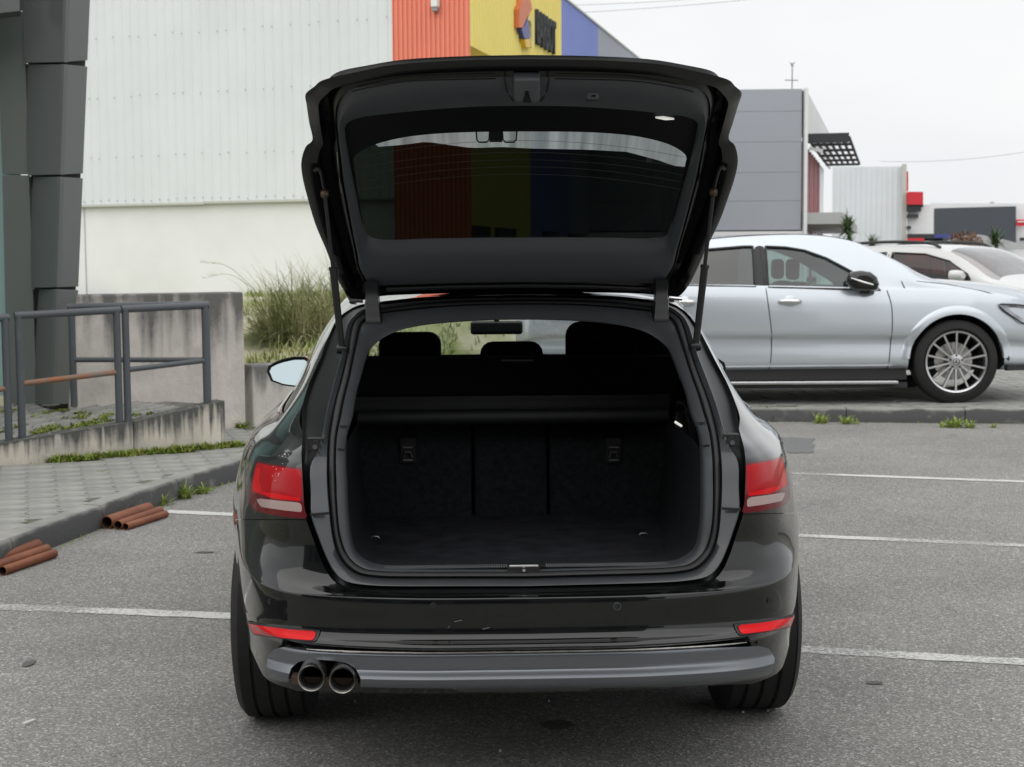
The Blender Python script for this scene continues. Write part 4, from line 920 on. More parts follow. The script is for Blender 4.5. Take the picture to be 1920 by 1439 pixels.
# ---- body shell as a stack of contours (right half, x >= 0): rear centre -> corner -> side -> nose
FR = {'lo': [(.84, 3.25), (.58, 3.63), (0, 3.74)]}
LV = [
 [(0,-.965,.37),(.3,-.955,.37),(.52,-.905,.365),(.65,-.812,.335),(.735,-.663,.30),(.80,-.41,.27),(.80,0,.25),(.83,.8,.21),(.83,2,.21),(.80,2.8,.22),(.76,3.2,.23),(.52,3.52,.24),(0,3.62,.24)],
 [(0,-.985,.42),(.3,-.975,.42),(.52,-.915,.42),(.657,-.822,.405),(.74,-.668,.39),(.806,-.405,.35),(.86,0,.33),(.88,.8,.30),(.88,2,.30),(.86,2.8,.31),(.82,3.22,.32),(.56,3.6,.33),(0,3.71,.33)],
 [(0,-.995,.47),(.3,-.985,.47),(.535,-.925,.47),(.668,-.83,.462),(.752,-.668,.452),(.815,-.40,.43),(.885,0,.42),(.895,.8,.42),(.89,2,.42),(.88,2.8,.42),(.84,3.24,.42),(.58,3.63,.42),(0,3.75,.42)],
 [(0,-1.005,.486),(.3,-.995,.486),(.545,-.935,.486),(.674,-.836,.48),(.756,-.668,.475),(.819,-.40,.46),(.888,0,.45),(.896,.8,.45),(.89,2,.45),(.88,2.8,.45),(.84,3.24,.45),(.58,3.63,.45),(0,3.75,.45)],
 [(0,-1.040,.494),(.3,-1.030,.494),(.555,-.965,.494),(.685,-.85,.492),(.76,-.67,.49),(.82,-.395,.482),(.889,0,.475),(.896,.8,.475),(.89,2,.475),(.88,2.8,.475),(.84,3.24,.475),(.58,3.63,.475),(0,3.75,.475)],
 [(0,-1.038,.503),(.3,-1.028,.503),(.555,-.964,.503),(.686,-.852,.502),(.762,-.67,.50),(.822,-.395,.50),(.89,0,.50),(.896,.8,.50),(.89,2,.50),(.88,2.8,.50),(.84,3.24,.50),(.58,3.63,.50),(0,3.75,.50)],
 [(0,-1.012,.533),(.3,-1.001,.533),(.55,-.945,.533),(.685,-.845,.533),(.765,-.665,.533),(.826,-.39,.535),(.891,0,.535),(.897,.8,.535),(.89,2,.535),(.88,2.8,.535),(.84,3.24,.535),(.58,3.63,.535),(0,3.75,.535)],
 [(0,-1.008,.600),(.3,-.997,.600),(.55,-.942,.60),(.686,-.842,.60),(.768,-.66,.605),(.83,-.39,.61),(.892,0,.61),(.898,.8,.61),(.89,2,.61),(.88,2.8,.61),(.84,3.24,.61),(.58,3.63,.61),(0,3.75,.61)],
 [(0,-.996,.620),(.3,-.985,.620),(.548,-.933,.622),(.684,-.834,.625),(.769,-.655,.632),(.832,-.39,.64),(.892,0,.64),(.898,.8,.64),(.89,2,.64),(.88,2.8,.64),(.84,3.24,.64),(.58,3.63,.64),(0,3.745,.64)],
 [(0,-.955,.632),(.3,-.945,.632),(.550,-.888,.652),(.683,-.792,.665),(.768,-.632,.668),(.832,-.388,.67),(.892,0,.67),(.898,.8,.67),(.89,2,.67),(.878,2.8,.67),(.84,3.25,.67),(.578,3.63,.67),(0,3.742,.67)],
 [(0,-.94,.70),(.3,-.93,.70),(.557,-.868,.70),(.681,-.772,.705),(.762,-.613,.71),(.830,-.385,.715),(.890,0,.715),(.897,.8,.715),(.89,2,.715),(.875,2.8,.715),(.836,3.25,.715),(.57,3.63,.715),(0,3.735,.715)],
 [(0,-.93,.76),(.3,-.92,.76),(.558,-.864,.76),(.678,-.767,.76),(.755,-.605,.76),(.824,-.38,.76),(.884,0,.76),(.894,.8,.76),(.888,2,.76),(.868,2.8,.76),(.826,3.23,.76),(.555,3.59,.76),(0,3.71,.76)],
 [(0,-.91,.85),(.3,-.90,.85),(.563,-.853,.85),(.675,-.752,.85),(.747,-.59,.85),(.805,-.375,.85),(.862,0,.85),(.88,.8,.85),(.875,2,.85),(.85,2.8,.85),(.80,3.15,.85),(.5,3.5,.84),(0,3.6,.84)],
 [(0,-.895,.90),(.3,-.885,.90),(.56,-.838,.905),(.666,-.735,.905),(.734,-.58,.905),(.786,-.37,.905),(.838,0,.905),(.862,.8,.905),(.857,2,.90),(.82,2.8,.895),(.75,3.05,.89),(.45,3.35,.88),(0,3.44,.88)],
 [(0,-.87,.935),(.3,-.86,.935),(.553,-.80,.935),(.648,-.70,.935),(.710,-.552,.935),(.763,-.36,.935),(.808,0,.935),(.835,.8,.935),(.83,2,.93),(.77,2.8,.92),(.68,2.9,.92),(.4,3.05,.915),(0,3.12,.915)],
 [(0,-.82,.99),(.3,-.81,.99),(.532,-.74,.985),(.612,-.632,.98),(.668,-.50,.98),(.712,-.33,.98),(.748,0,.98),(.775,.8,.985),(.77,1.95,.985),(.68,2.5,.98),(.55,2.62,.98),(.3,2.70,.98),(0,2.74,.98)],
 [(0,-.70,1.08),(.3,-.69,1.08),(.505,-.615,1.08),(.58,-.525,1.08),(.622,-.41,1.08),(.652,-.25,1.08),(.688,.05,1.08),(.722,.8,1.08),(.722,1.7,1.08),(.64,2.2,1.08),(.54,2.33,1.08),(.3,2.43,1.08),(0,2.47,1.08)],
 [(0,-.54,1.2),(.3,-.53,1.2),(.468,-.465,1.2),(.533,-.385,1.2),(.572,-.28,1.2),(.600,-.15,1.2),(.635,.1,1.2),(.665,.8,1.2),(.665,1.5,1.2),(.58,1.9,1.2),(.48,2.01,1.2),(.26,2.10,1.2),(0,2.13,1.2)],
 [(0,-.42,1.295),(.3,-.41,1.29),(.437,-.355,1.285),(.497,-.28,1.28),(.532,-.19,1.28),(.556,-.06,1.28),(.585,.2,1.285),(.61,.8,1.29),(.61,1.35,1.29),(.53,1.65,1.29),(.44,1.74,1.29),(.24,1.82,1.29),(0,1.85,1.29)],
 [(0,-.345,1.351),(.28,-.335,1.345),(.41,-.285,1.330),(.463,-.22,1.322),(.497,-.14,1.320),(.520,-.02,1.322),(.545,.2,1.330),(.568,.8,1.340),(.565,1.25,1.335),(.49,1.5,1.332),(.40,1.58,1.332),(.22,1.65,1.335),(0,1.67,1.338)],
]
LV = np.array(LV, float)                       # levels x 13 x 3
for k_, dz_ in enumerate((-.035, -.030, -.030, -.031, -.021, -.022, -.028, -.015, -.0235, -.023)):
    LV[k_, :6, 2] += dz_ * np.array([1, 1, 1, .8, .45, .2])
SU, SV = 15, 7
rows_ = np.stack([catmull(l, SU) for l in LV])                    # levels x nu x 3
G = np.stack([catmull(rows_[:, i], SV) for i in range(rows_.shape[1])], 1)  # nv x nu x 3
nv_, nu_ = G.shape[:2]
SVv = G.reshape(-1, 3); UU = np.tile(np.arange(nu_) / SU, nv_); VV = np.repeat(np.arange(nv_) / SV, nu_)
SF = [(j * nu_ + i, (j + 1) * nu_ + i, (j + 1) * nu_ + i + 1, j * nu_ + i + 1) for j in range(nv_ - 1) for i in range(nu_ - 1)]   # faces for x>=0 half
PXL = lproj(mir(SVv))                          # pixel position of the mirrored (left) half
OPEN_L = [(1100, 1113), (981, 1113), (720, 1112), (649, 1105), (628, 1093), (614, 1076), (601, 1049), (585, 1005), (574, 975), (571, 955), (566, 878), (565, 850), (568, 812), (562, 797), (561, 786), (566, 764), (577, 725), (597, 680), (613, 638), (627, 605), (644, 588), (662, 577), (685, 569), (730, 562), (850, 555), (972, 552.5), (1100, 552.5)]
LAMP_L = [(481, 864), (510, 871), (566, 878), (571, 955), (578, 973), (540, 970), (500, 964), (476, 957), (466, 940), (468, 915), (474, 890)]
rear = UU < 5.6
BIG = 1e3
sd_open = np.where(rear, poly_sd(PXL, OPEN_L), BIG)
sd_lamp = np.where(rear & (UU > 1.2), poly_sd(PXL, LAMP_L), BIG)
arch = np.minimum(np.hypot(SVv[:, 1], SVv[:, 2] - .33) - .372, np.hypot(SVv[:, 1] - 2.818, SVv[:, 2] - .33) - .372)
CORNER = [(300, 1119), (436.5, 1119), (447, 1160), (463, 1200), (480, 1240), (493, 1267), (505, 1277), (520, 1284), (700, 1340), (300, 1400)]
sd_corner = np.where(rear, poly_sd(PXL, CORNER), BIG)
arch = np.where((SVv[:, 0] > .5) & (SVv[:, 2] < .95), arch, BIG)
# windows in (u, v) of the shell
def rect_sd(u, v, u0, u1, v0, v1): return np.maximum(np.maximum(u0 - u, u - u1), np.maximum(v0 - v, v - v1))
def win(u0, u1): return rect_sd(UU, VV, u0, u1, 15.25, 18.35)
wins = [(5.05, 6.25), (6.38, 7.45), (7.6, 8.95)]
sd_win = np.minimum.reduce([win(a, b) for a, b in wins]); sd_ws = rect_sd(UU, VV, 9.5, 13, 15.05, 18.7)
def piece(name, tests, mat, parent=car, both='separate', **kw):
    V, F, at = SVv, SF, [np.stack(tests, 1)]
    for k in range(len(tests)):
        V, F, at2 = clip(V, F, at[0][:, k], [at[0]]); at = at2
    return V, F
def emit_piece(name, V, F, mat, joined, parent=car, grow=0.0, **kw):
    Vr, Fr = V, F; Vl, Fl = mir(V), [tuple(reversed(f)) for f in F]
    if joined:
        n0 = len(Vr); return mk(name, list(Vr) + list(Vl), list(Fr) + [tuple(i + n0 for i in f) for f in Fl], mat, parent, True, 50, **kw)
    return [mk(name, Vl, Fl, mat, parent, True, 50, **kw), mk(name, Vr, Fr, mat, parent, True, 50, **kw)]
# bumper is its own moulding below the lamp line, the rest is body
bl = np.where(rear, (VV - 9.35) + np.clip((UU - 3.2) * 0.0, 0, 0), BIG)
body_t = [sd_open, sd_lamp, arch, sd_win, sd_ws, sd_corner]
Vb, Fb = piece('body', [*body_t, np.where(UU < 5.15, PXL[:, 1] * -1 + 974 + 0 * UU, 1)], None)
emit_piece('body_panels', Vb, Fb, 'black_paint', True)
Vb, Fb = piece('bumper', [*body_t, np.where(UU < 5.15, PXL[:, 1] - 975.2, -1)], None)
emit_piece('rear_bumper', Vb, Fb, 'black_paint', True)
# roof skin
edge = G[-1]; cz = np.interp(edge[:, 1], [-.35, -.2, 0, .5, 1.0, 1.4, 1.67], [1.351, 1.366, 1.382, 1.402, 1.398, 1.372, 1.338])
K = 10; V = []
for i in range(nu_):
    for k in range(-K, K + 1):
        s_ = k / K; x = edge[i, 0] * s_; V.append((x, edge[i, 1], edge[i, 2] + max(0, cz[i] - edge[i, 2]) * (1 - s_ * s_) ** .8))
F = [(i * (2 * K + 1) + k, i * (2 * K + 1) + k + 1, (i + 1) * (2 * K + 1) + k + 1, (i + 1) * (2 * K + 1) + k) for i in range(nu_ - 1) for k in range(2 * K)]
mk('roof_panel', V, F, 'black_paint', car, True, 50)
for s_ in (-1, 1):
    pts = [(s_ * x, y, z) for x, y, z in ((.515, .05, 1.335), (.535, .12, 1.37), (.555, .7, 1.385), (.553, 1.2, 1.375), (.535, 1.38, 1.345))]
    MB().tube(catmull(pts, 5), .012, 8).build('roof_rail', 'satin_black', car, True)
# glass
for (a, b) in wins:
    Vg, Fg = piece('g', [-win(a, b)], None); Vg = Vg * np.array([.992, 1, 1]); emit_piece('side_window', Vg, Fg, 'side_tint', False)
Vg, Fg = piece('g', [-sd_ws], None); emit_piece('windscreen', Vg, Fg, 'clear_glass', True)
# bright window moulding along the lower edge of the side glass
for s_ in (-1, 1):
    pts = [SVv[np.argmin(np.abs(UU - u) * 10 + np.abs(VV - 15.1))] * np.array([s_ * 1.006, 1, 1]) for u in np.linspace(5.6, 8.9, 20)]
    MB().tube(pts, .003, 6).build('window_moulding', 'chrome', car, True)
# ---- tail lamps: outer dark red lens, bright red upper, clear reversing strip
BRT = [(481, 868), (508, 874), (564.5, 882), (566, 938), (520, 933), (490, 928), (472, 922), (472, 908), (477, 885)]
REV = [(480, 934), (520, 939), (565, 943), (567, 961), (530, 957), (490, 951), (484, 945)]
def lamp_piece(inside, outside=()):
    t = [np.where(rear & (UU > 1.2), -poly_sd(PXL, inside), -BIG)] + [poly_sd(PXL, q) for q in outside]
    return piece('l', t, None)
BR2 = [(481, 876), (488, 877), (486, 900), (492, 926), (474, 921), (475, 902)]
BR3 = [(486, 922), (564, 931), (564.5, 940), (520, 936.5), (486, 930)]
lamps = emit_piece('tail_lamp', *lamp_piece(LAMP_L, (BRT, REV, BR3)), 'lens_dark_red', False)
lamps[0]['label'] = 'red tail lamp with splashes of white specks'
for nm, poly, outs, mt in (('red_lens', BRT, (BR2, BR3), 'lens_red'), ('reversing_lens', REV, (), 'lens_clear'), ('light_guide', BR2, (), 'lens_red_bright'), ('light_guide', BR3, (REV, BR2), 'lens_red_bright')):
    for o, lam in zip(emit_piece(nm, *lamp_piece(poly, outs), mt, False), lamps): o.parent = lam
mb = MB()     # dried white splashes on the left lamp and wing
M('splash', (.8, .8, .76), .8)
for (px, py, r_) in ((534, 852, .0022), (529, 856, .0012), (537, 856, .0012), (541, 853, .001), (524, 855, .001), (535, 858, .001), (530, 870, .001), (518, 880, .0012), (530, 880, .0012), (523, 889, .0016), (522, 892, .001), (511, 893, .001), (516, 902, .001), (505, 907, .0008), (512, 875, .0008)):
    i = np.argmin(((PXL - (px, py)) ** 2).sum(1) + np.where(rear & (UU > 1.2), 0, 1e9)); q = L(px, py, SVv[i, 1] - .003); mb.lathe([(-.0006, .0001), (-.0005, r_), (.003, r_)], q, 'y', 8)
mb.build('dried_splashes', 'splash', car, kind='stuff')
# ---- rear reflectors
REF = [(467, 1168), (500, 1174), (550, 1180), (597, 1183), (590, 1200), (560, 1198), (510, 1193), (478, 1187)]
Vg, Fg = piece('r', [np.where(rear, -poly_sd(PXL, REF), -BIG)], None); ctr = Vg.mean(0); Vg = Vg + np.array([.003, -.006, 0])
emit_piece('rear_reflector', Vg, Fg, 'lens_red_bright', False)
REFB = [(463, 1164), (500, 1171), (550, 1177), (603, 1181), (594, 1203), (560, 1201), (510, 1196), (476, 1190)]
Vg, Fg = piece('r', [np.where(rear, -poly_sd(PXL, REFB), -BIG)], None); emit_piece('reflector_bezel', Vg + np.array([.0015, -.003, 0]), Fg, 'satin_black', False)
# ---- parking sensors
def shell_hit(px, py):
    left = px < 975; P = PXL if left else lproj(SVv); i = np.argmin(((P - (px, py)) ** 2).sum(1) + np.where(rear & (SVv[:, 1] < -.3), 0, 1e9)); q = SVv[i].copy(); yl = q[1]
    return L(px, py, yl)
for (px, py, mt, r) in ((812, 1136, 'exhaust_in', .0085), (1157, 1137, 'satin_black', .0095), (1442, 1126, 'satin_black', .008), (507, 1128, 'satin_black', .008)):
    c_ = shell_hit(px, py); n_ = np.array([c_[0] * .8, -1, 0]); n_ /= np.linalg.norm(n_)
    MB().tube([c_ - n_ * .004, c_ + n_ * .0035], r, 20).build('parking_sensor', mt, car, True)
c_ = shell_hit(1157, 1137); MB().lathe([(-.001, .0082), (-.005, .0088), (-.005, .0098), (-.001, .0104)], c_, 'y', 20).build('sensor_ring', 'diffuser_grey', car, True)
# paint scuffs on the bumper
mb = MB()
for (x0, y0, x1, y1) in ((852, 1166, 866, 1163), (840, 1178, 843, 1174), (905, 1180, 918, 1177)):
    a_, b_ = L(x0, y0, -1.013), L(x1, y1, -1.013); mb.bar(a_, b_, .0015, .0014)
M('scuff', (.16, .165, .165), .7); mb.build('paint_scuffs', 'scuff', car)
# ---- lower diffuser
prof = catmull([(-.972, .466), (-.996, .4595), (-1.010, .4555), (-1.017, .448), (-1.0175, .430), (-1.018, .4135), (-1.022, .4065), (-1.036, .3945), (-1.037, .389), (-1.020, .366), (-.965, .338)], 4)
xs_ = np.linspace(-.72, .72, 145); V = []
cx, cy = rows_[3][:, 0], rows_[3][:, 1]; m_ = rows_[3][:, 1] < .2
bend = np.interp(np.abs(xs_), cx[m_], cy[m_] - cy[0])
for (y, z) in prof:
    for x, bd in zip(xs_, bend): V.append((x, y + bd * 1.0, z - .012 * (abs(x) / .7) ** 3))
F = [(j * 145 + i, (j + 1) * 145 + i, (j + 1) * 145 + i + 1, j * 145 + i + 1) for j in range(len(prof) - 1) for i in range(144)]
V = np.array(V); PP = lproj(V)
DIF = [(512, 1277), (503, 1269), (499, 1248), (503, 1228), (515, 1217), (535, 1213), (600, 1214), (800, 1219), (981, 1221), (1200, 1219), (1350, 1215), (1425, 1212), (1443, 1217), (1453, 1235), (1449, 1258), (1440, 1272), (1428, 1279), (1380, 1283), (1250, 1289), (1108, 1291), (1100, 1297), (862, 1298), (850, 1292), (676, 1289)]
CUT = [(676, 1310), (676, 1272), (668, 1255), (652, 1244), (625, 1239), (585, 1237), (560, 1241), (546, 1253), (541, 1268), (541, 1310)]
V2, F2, at = clip(V, F, -poly_sd(PP, DIF), [PP]); V2, F2 = clip(V2, F2, poly_sd(at[0], CUT))
dif = mk('rear_diffuser', V2, F2, 'diffuser_grey', car, True, 40)
bead = [(x, -1.0125 + np.interp(abs(x), cx[m_], cy[m_] - cy[0]), .4565 - .012 * (abs(x) / .7) ** 3) for x in np.linspace(-.575, .575, 60)]
MB().tube(bead, [.0006 + .0026 * min(1, (.59 - abs(b[0])) / .08) for b in bead], 8).build('edge_highlight', 'steel_worn', car, True)  # bright metal bead added to stand in for the edge's highlight
cb = L(608, 1268, -.86); MB().box(cb + (0, .02, .035), (.24, .03, .085)).build('exhaust_recess', 'exhaust_in', car)
MB().bar(L(548, 1272, -.93), L(672, 1275, -.93), .04, .02).build('exhaust_bracket', 'brown_metal', car)
for (px, py) in ((584, 1271), (642, 1275)):
    c_ = L(px, py, -1.0); r = 26 / (FPX / (4.72 - 1.0))
    e = MB().lathe([(.0, r * .80), (-.006, r * .90), (-.008, r * .95), (-.004, r), (.02, r * 1.0), (.16, r * .95)], c_, 'y', 36).build('exhaust_tip', 'steel_worn', car, True)
    MB().lathe([(-.001, r * .82), (.12, r * .80), (.121, .0001)], c_, 'y', 30).build('bore', 'exhaust_in', e, True)
# underbody, arch liners, wheels
MB().box((0, 1.55, .25), (1.2, 3.7, .05)).build('underbody', 'exhaust_in', car)
MB().box((0, -.60, .42), (1.1, .55, .05)).build('boot_pan', 'exhaust_in', car)
def wheel(parent, c, side, rad, wid, rim_r, spokes, tmat='tyre', rmat='steel_worn', axis='x', name='wheel', hub='chrome'):
    w = empty(name, c); w.parent = parent; h = wid / 2; g = .012
    pr = [(-h * .72, rim_r), (-h * .95, rim_r + .02), (-h, rad * .80), (-h * .93, rad * .93), (-h * .80, rad * .985)]
    for k in range(4):
        x0 = -h * .80 + (k + .0) * h * .4; pr += [(x0 + h * .05, rad), (x0 + h * .33, rad), (x0 + h * .345, rad - .008), (x0 + h * .39, rad - .008)]
    pr += [(h * .80, rad * .985), (h * .93, rad * .93), (h, rad * .80), (h * .95, rim_r + .02), (h * .72, rim_r)]
    MB().lathe(pr, (0, 0, 0), axis, 64).build('tyre', tmat, w, True, 35)
    ax = {'x': 0, 'y': 1}[axis]; s = side
    def P(a, r, t): q = [0, 0, 0]; q[ax] = s * a; o_ = (1, 2) if ax == 0 else (0, 2); q[o_[0]] = r * math.cos(t); q[o_[1]] = r * math.sin(t); return q
    MB().lathe([(s * h * .86, rim_r + .006), (s * h * .9, rim_r), (s * h * .86, rim_r - .016), (s * h * .5, rim_r - .03), (-s * h * .8, rim_r - .035)], (0, 0, 0), axis, 64).build('rim', rmat, w, True, 35)
    sp = MB()
    for k in range(spokes):
        t = 2 * math.pi * (k + .5) / spokes; dt0, dt1 = (.20, .026 / rim_r * .62) if spokes < 12 else (.15, .026 / rim_r * .36)
        r0, r1 = rim_r * .18, rim_r - .012; a0, a1 = h * .80, h * .87; dp = .03
        V = [P(a0, r0, t - dt0), P(a0, r0, t + dt0), P(a1, r1, t + dt1), P(a1, r1, t - dt1), P(a0 - dp, r0, t - dt0), P(a0 - dp, r0, t + dt0), P(a1 - dp, r1, t + dt1), P(a1 - dp, r1, t - dt1)]
        sp.add(V, [(0, 1, 2, 3), (4, 7, 6, 5), (0, 4, 5, 1), (1, 5, 6, 2), (2, 6, 7, 3), (3, 7, 4, 0)])
    sp.build('spokes', rmat, w)
    MB().lathe([(s * h * .84, .0001), (s * h * .84, rim_r * .13), (s * h * .80, rim_r * .24), (s * h * .4, rim_r * .26)], (0, 0, 0), axis, 30).build('hub', hub, w, True, 35)
    lug = MB()
    for k in range(5):
        t = 2 * math.pi * k / 5 + .3; a = np.array(P(h * .78, rim_r * .20, t)); b = np.array(P(h * .85, rim_r * .20, t)); lug.tube([a, b], .010, 8)
    lug.build('wheel_bolts', 'satin_black', w, True, 40)
    MB().lathe([(s * h * .1, .02), (s * h * .1, rim_r * .62), (s * h * .02, rim_r * .62), (s * h * .02, .02)], (0, 0, 0), axis, 40).build('brake_disc', 'steel_worn', w, True, 35)
    return w
for sx in (-1, 1):
    for y in (0, 2.818):
        wheel(car, (sx * .755, y, .332), sx, .332, .24, .235, 10)
        MB().lathe([(sx * .52, .37), (sx * .80, .374), (sx * .80, .36)], (0, y, .335), 'x', 30, R(-5), R(190)).build('arch_liner', 'exhaust_in', car, True)

# ---- boot opening frame: rings traced from the opening, bottom centre -> left side -> roof centre
ST = [  # O        F1          F2          S2          T
 ((981,1112),(981,1100),(981,1083),(981,1073),(981,1066)),
 ((860,1112),(860,1100),(860,1083),(860,1073),(860,1066)),
 ((750,1112),(750,1100),(750,1083),(752,1073),(755,1065.5)),
 ((685,1110),(690,1098),(702,1081),(706,1071),(712,1063)),
 ((640,1101),(648,1091),(668,1074),(679,1066),(690,1057)),
 ((616,1080),(627,1073),(646,1056),(655,1048),(668,1041)),
 ((600,1046),(611,1043),(633,1034),(642,1023),(659,1018)),
 ((586,1008),(596,1005),(625,1000),(634,990),(654,985)),
 ((573,972),(584,968),(620,950),(630,942),(651,945)),
 ((570,930),(583,925),(617,915),(629,912),(650,912)),
 ((566,878),(582,876),(616,870),(628,868),(648,870)),
 ((566,850),(596,846),(617,822),(630,820),(649,822)),
 ((566,803),(606,806),(623,780),(638,780),(660,785)),
 ((567,764),(614,765),(630,748),(645,745),(667,742)),
 ((580,720),(627,715),(641,708),(655,705),(677,705)),
 ((600,675),(640,668),(652,660),(665,655),(688,667)),
 ((620,623),(648,622),(660,612),(675,612),(701,648)),
 ((640,592),(658,598),(670,596),(687,598),(725,630)),
 ((662,577),(676,583),(690,584),(705,589),(760,617)),
 ((690,569),(700,575),(715,579),(730,585),(805,609)),
 ((760,561),(770,566),(780,571),(790,578),(860,604)),
 ((860,555.5),(865,560),(870,565),(872,572),(918,601)),
 ((970,553),(970,558),(970,563),(970,570),(965,600))]
base_py = [545, 560, 576, 590, 620, 670, 715, 760, 800, 870, 970, 1040, 1075, 1112]
base_y = [-.31, -.325, -.35, -.385, -.45, -.55, -.63, -.71, -.77, -.85, -.905, -.925, -.935, -.94]
offs = [0, .012, .032, .026, .05]
RG = [[] for _ in range(5)]
for st_ in ST:
    for k in range(5):
        px, py = st_[k]
        if k == 0:
            i = np.argmin(((PXL - (px, py)) ** 2).sum(1) + np.where(rear & (SVv[:, 1] < -.1), 0, 1e9)); yl = SVv[i, 1] + .004
        else: yl = np.interp(py, base_py, base_y) + offs[k]
        RG[k].append(L(px, py, yl))
for k in range(5): RG[k][0][0] = 0; RG[k][-1][0] = 0
def full(r, sub=3):
    c = catmull(r, sub); right = mir(c)[::-1]                    # left half then mirrored
    return np.concatenate([c[:-1], np.concatenate([right])], 0)  # bottom centre(left) ... roof centre ... bottom centre(right)
FR_ = [full(r) for r in RG]
def mixr(a, b, t, dy=0.0, dz=0.0): q = a * (1 - t) + b * t; q = q.copy(); q[:, 1] += dy; q[:, 2] += dz; return q
O_, F1_, F2_, S2_, T_ = FR_
wgap = np.clip(np.linalg.norm(F1_ - O_, axis=1) / .06, .25, 1)[:, None] * np.array([0, 1, 0])
g1_ = mixr(O_, F1_, .12) + wgap * .045; g2_ = mixr(O_, F1_, .6) + wgap * .06; g3_ = mixr(O_, F1_, .93) + wgap * .035
V, F = loft([O_, g1_, g2_, g3_, F1_]); mk('rain_gutter', V, F, 'gutter_black', car, True, 50)
V, F = loft([F1_, mixr(F1_, F2_, .08, -.004), mixr(F1_, F2_, .9, -.006), mixr(F1_, F2_, .97, .004), mixr(F1_, F2_, 1.0, .016)]); mk('opening_flange', V, F, 'flange_paint', car, True, 45)
def bulb(a, b, h): return [mixr(a, b, .0, .012), mixr(a, b, .12, -h * .6), mixr(a, b, .45, -h), mixr(a, b, .8, -h * .7), mixr(a, b, 1.0, .014)]
V, F = loft(bulb(F2_, S2_, .013)); mk('door_seal', V, F, 'rubber', car, True, 60)
V, F = loft([mixr(S2_, T_, 0, .014), mixr(S2_, T_, .1, .0), mixr(S2_, T_, .5, -.008), mixr(S2_, T_, .92, -.006), T_, mixr(T_, T_, 0, .03)]); mk('opening_trim', V, F, 'trim_plastic', car, True, 45)
# seams in the D-pillar trim
for s_ in (1, -1):
    for (px, py, q, r_) in ((655, 800, 638, 799), (648, 843, 634, 842)):
        a_, b_ = L(px, py, np.interp(py, base_py, base_y) + .036), L(q, r_, np.interp(r_, base_py, base_y) + .022)
        if s_ < 0: a_, b_ = mir(a_), mir(b_)
        MB().bar(a_, b_, .004, .003).build('trim_seam', 'exhaust_in', car)
# split line of the painted flange beside the lamps, rubber stops
for s_ in (1, -1):
    a_, b_ = L(582, 965, -.90), L(618, 962, -.895)
    c_ = L(591, 838, -.80)
    if s_ < 0: a_, b_, c_ = mir(a_), mir(b_), mir(c_)
    MB().bar(a_ + (0, -.004, 0), b_ + (0, -.004, 0), .008, .006).build('flange_split', 'exhaust_in', car)
    MB().tube([c_ + (0, .05, 0), c_ + (0, -.005, 0)], .016, 16).tube([c_ + (0, .05, -.03), c_ + (0, -.015, -.028)], .018, 16).box(c_ + (0, .03, -.015), (.045, .04, .07)).build('rubber_stop', 'rubber', car, True, 40)
    MB().tube([c_ + (0, -.004, 0), c_ + (0, -.008, 0)], .007, 10).build('stop_screw', 'diffuser_grey', car, True)
# sill strip with grip dots and the lock striker
V = []; a0, a1 = L(715, 1066, -.885), L(715, 1058, -.845); wS = -a0[0]
MB().add([(-wS, -.895, a0[2] - .002), (wS, -.895, a0[2] - .002), (wS, -.80, a0[2] - .01), (-wS, -.80, a0[2] - .01)], [(0, 1, 2, 3)]).build('sill_strip', 'satin_black', car)
mb = MB()
for i in range(120):
    x = -wS + .01 + i * (2 * wS - .02) / 119
    if abs(x) < .05: continue
    for y in (-.885, -.868): mb.box((x, y, a0[2] + .0005), (.003, .006, .004))
M('grip', (.16, .17, .17), .35); mb.build('grip_dots', 'grip', car, kind='stuff')
c_ = L(982, 1061, -.90); MB().bar(c_ + (-.038, 0, 0), c_ + (.038, 0, 0), .012, .006).build('lock_striker', 'chrome', car, bevel=.001)
MB().box(c_ + (0, .01, -.008), (.085, .03, .012)).build('striker_plate', 'exhaust_in', car); MB().tube([c_ + (.0, -.002, -.01), c_ + (0, -.012, -.01)], .004, 10).build('striker_bolt', 'chrome', car, True)

# ---- boot interior
nT = len(T_); low = [i for i in range(nT) if T_[i][2] < .955]
lowL = [i for i in low if i < nT // 2]; lowR = [i for i in low if i >= nT // 2]
for idx, sgn in ((lowL, -1), (lowR, 1)):
    r0 = [T_[i] + np.array([0, .03, 0]) for i in idx]
    r1 = [np.array([p[0] * 1.04 if abs(p[0]) > .3 else p[0], -.55, p[2] - .03 if p[2] < .7 else p[2]]) for p in r0]
    r2 = []
    for p in r0:
        x = np.clip(p[0] * 1.06, -.5, .5); r2.append(np.array([x, .10, max(.598, p[2] - .06) if p[2] < .7 else p[2]]))
    V, F = loft([r0, r1, r2]); mk('boot_lining', V, F, 'carpet', car, True, 40)
fz = .618
mk('boot_floor', [(-.50, -.84, fz + .012), (.50, -.84, fz + .012), (.5, -.4, fz + .004), (-.5, -.4, fz + .004), (.5, .12, fz), (-.5, .12, fz)], [(0, 1, 2, 3), (3, 2, 4, 5)], 'carpet_floor', car)
for (x0, x1) in ((-.52, -.135), (-.127, .113), (.121, .52)):
    P_ = [(x0, .075, .60), (x1, .075, .60), (x1, .145, 1.03), (x0, .145, 1.03)]
    MB().prism(P_, (0, .09, 0)).build('rear_seatback', 'carpet', car, bevel=.012)
MB().box((0, .21, .80), (1.1, .02, .5)).build('seat_backing', 'seat_cloth', car)
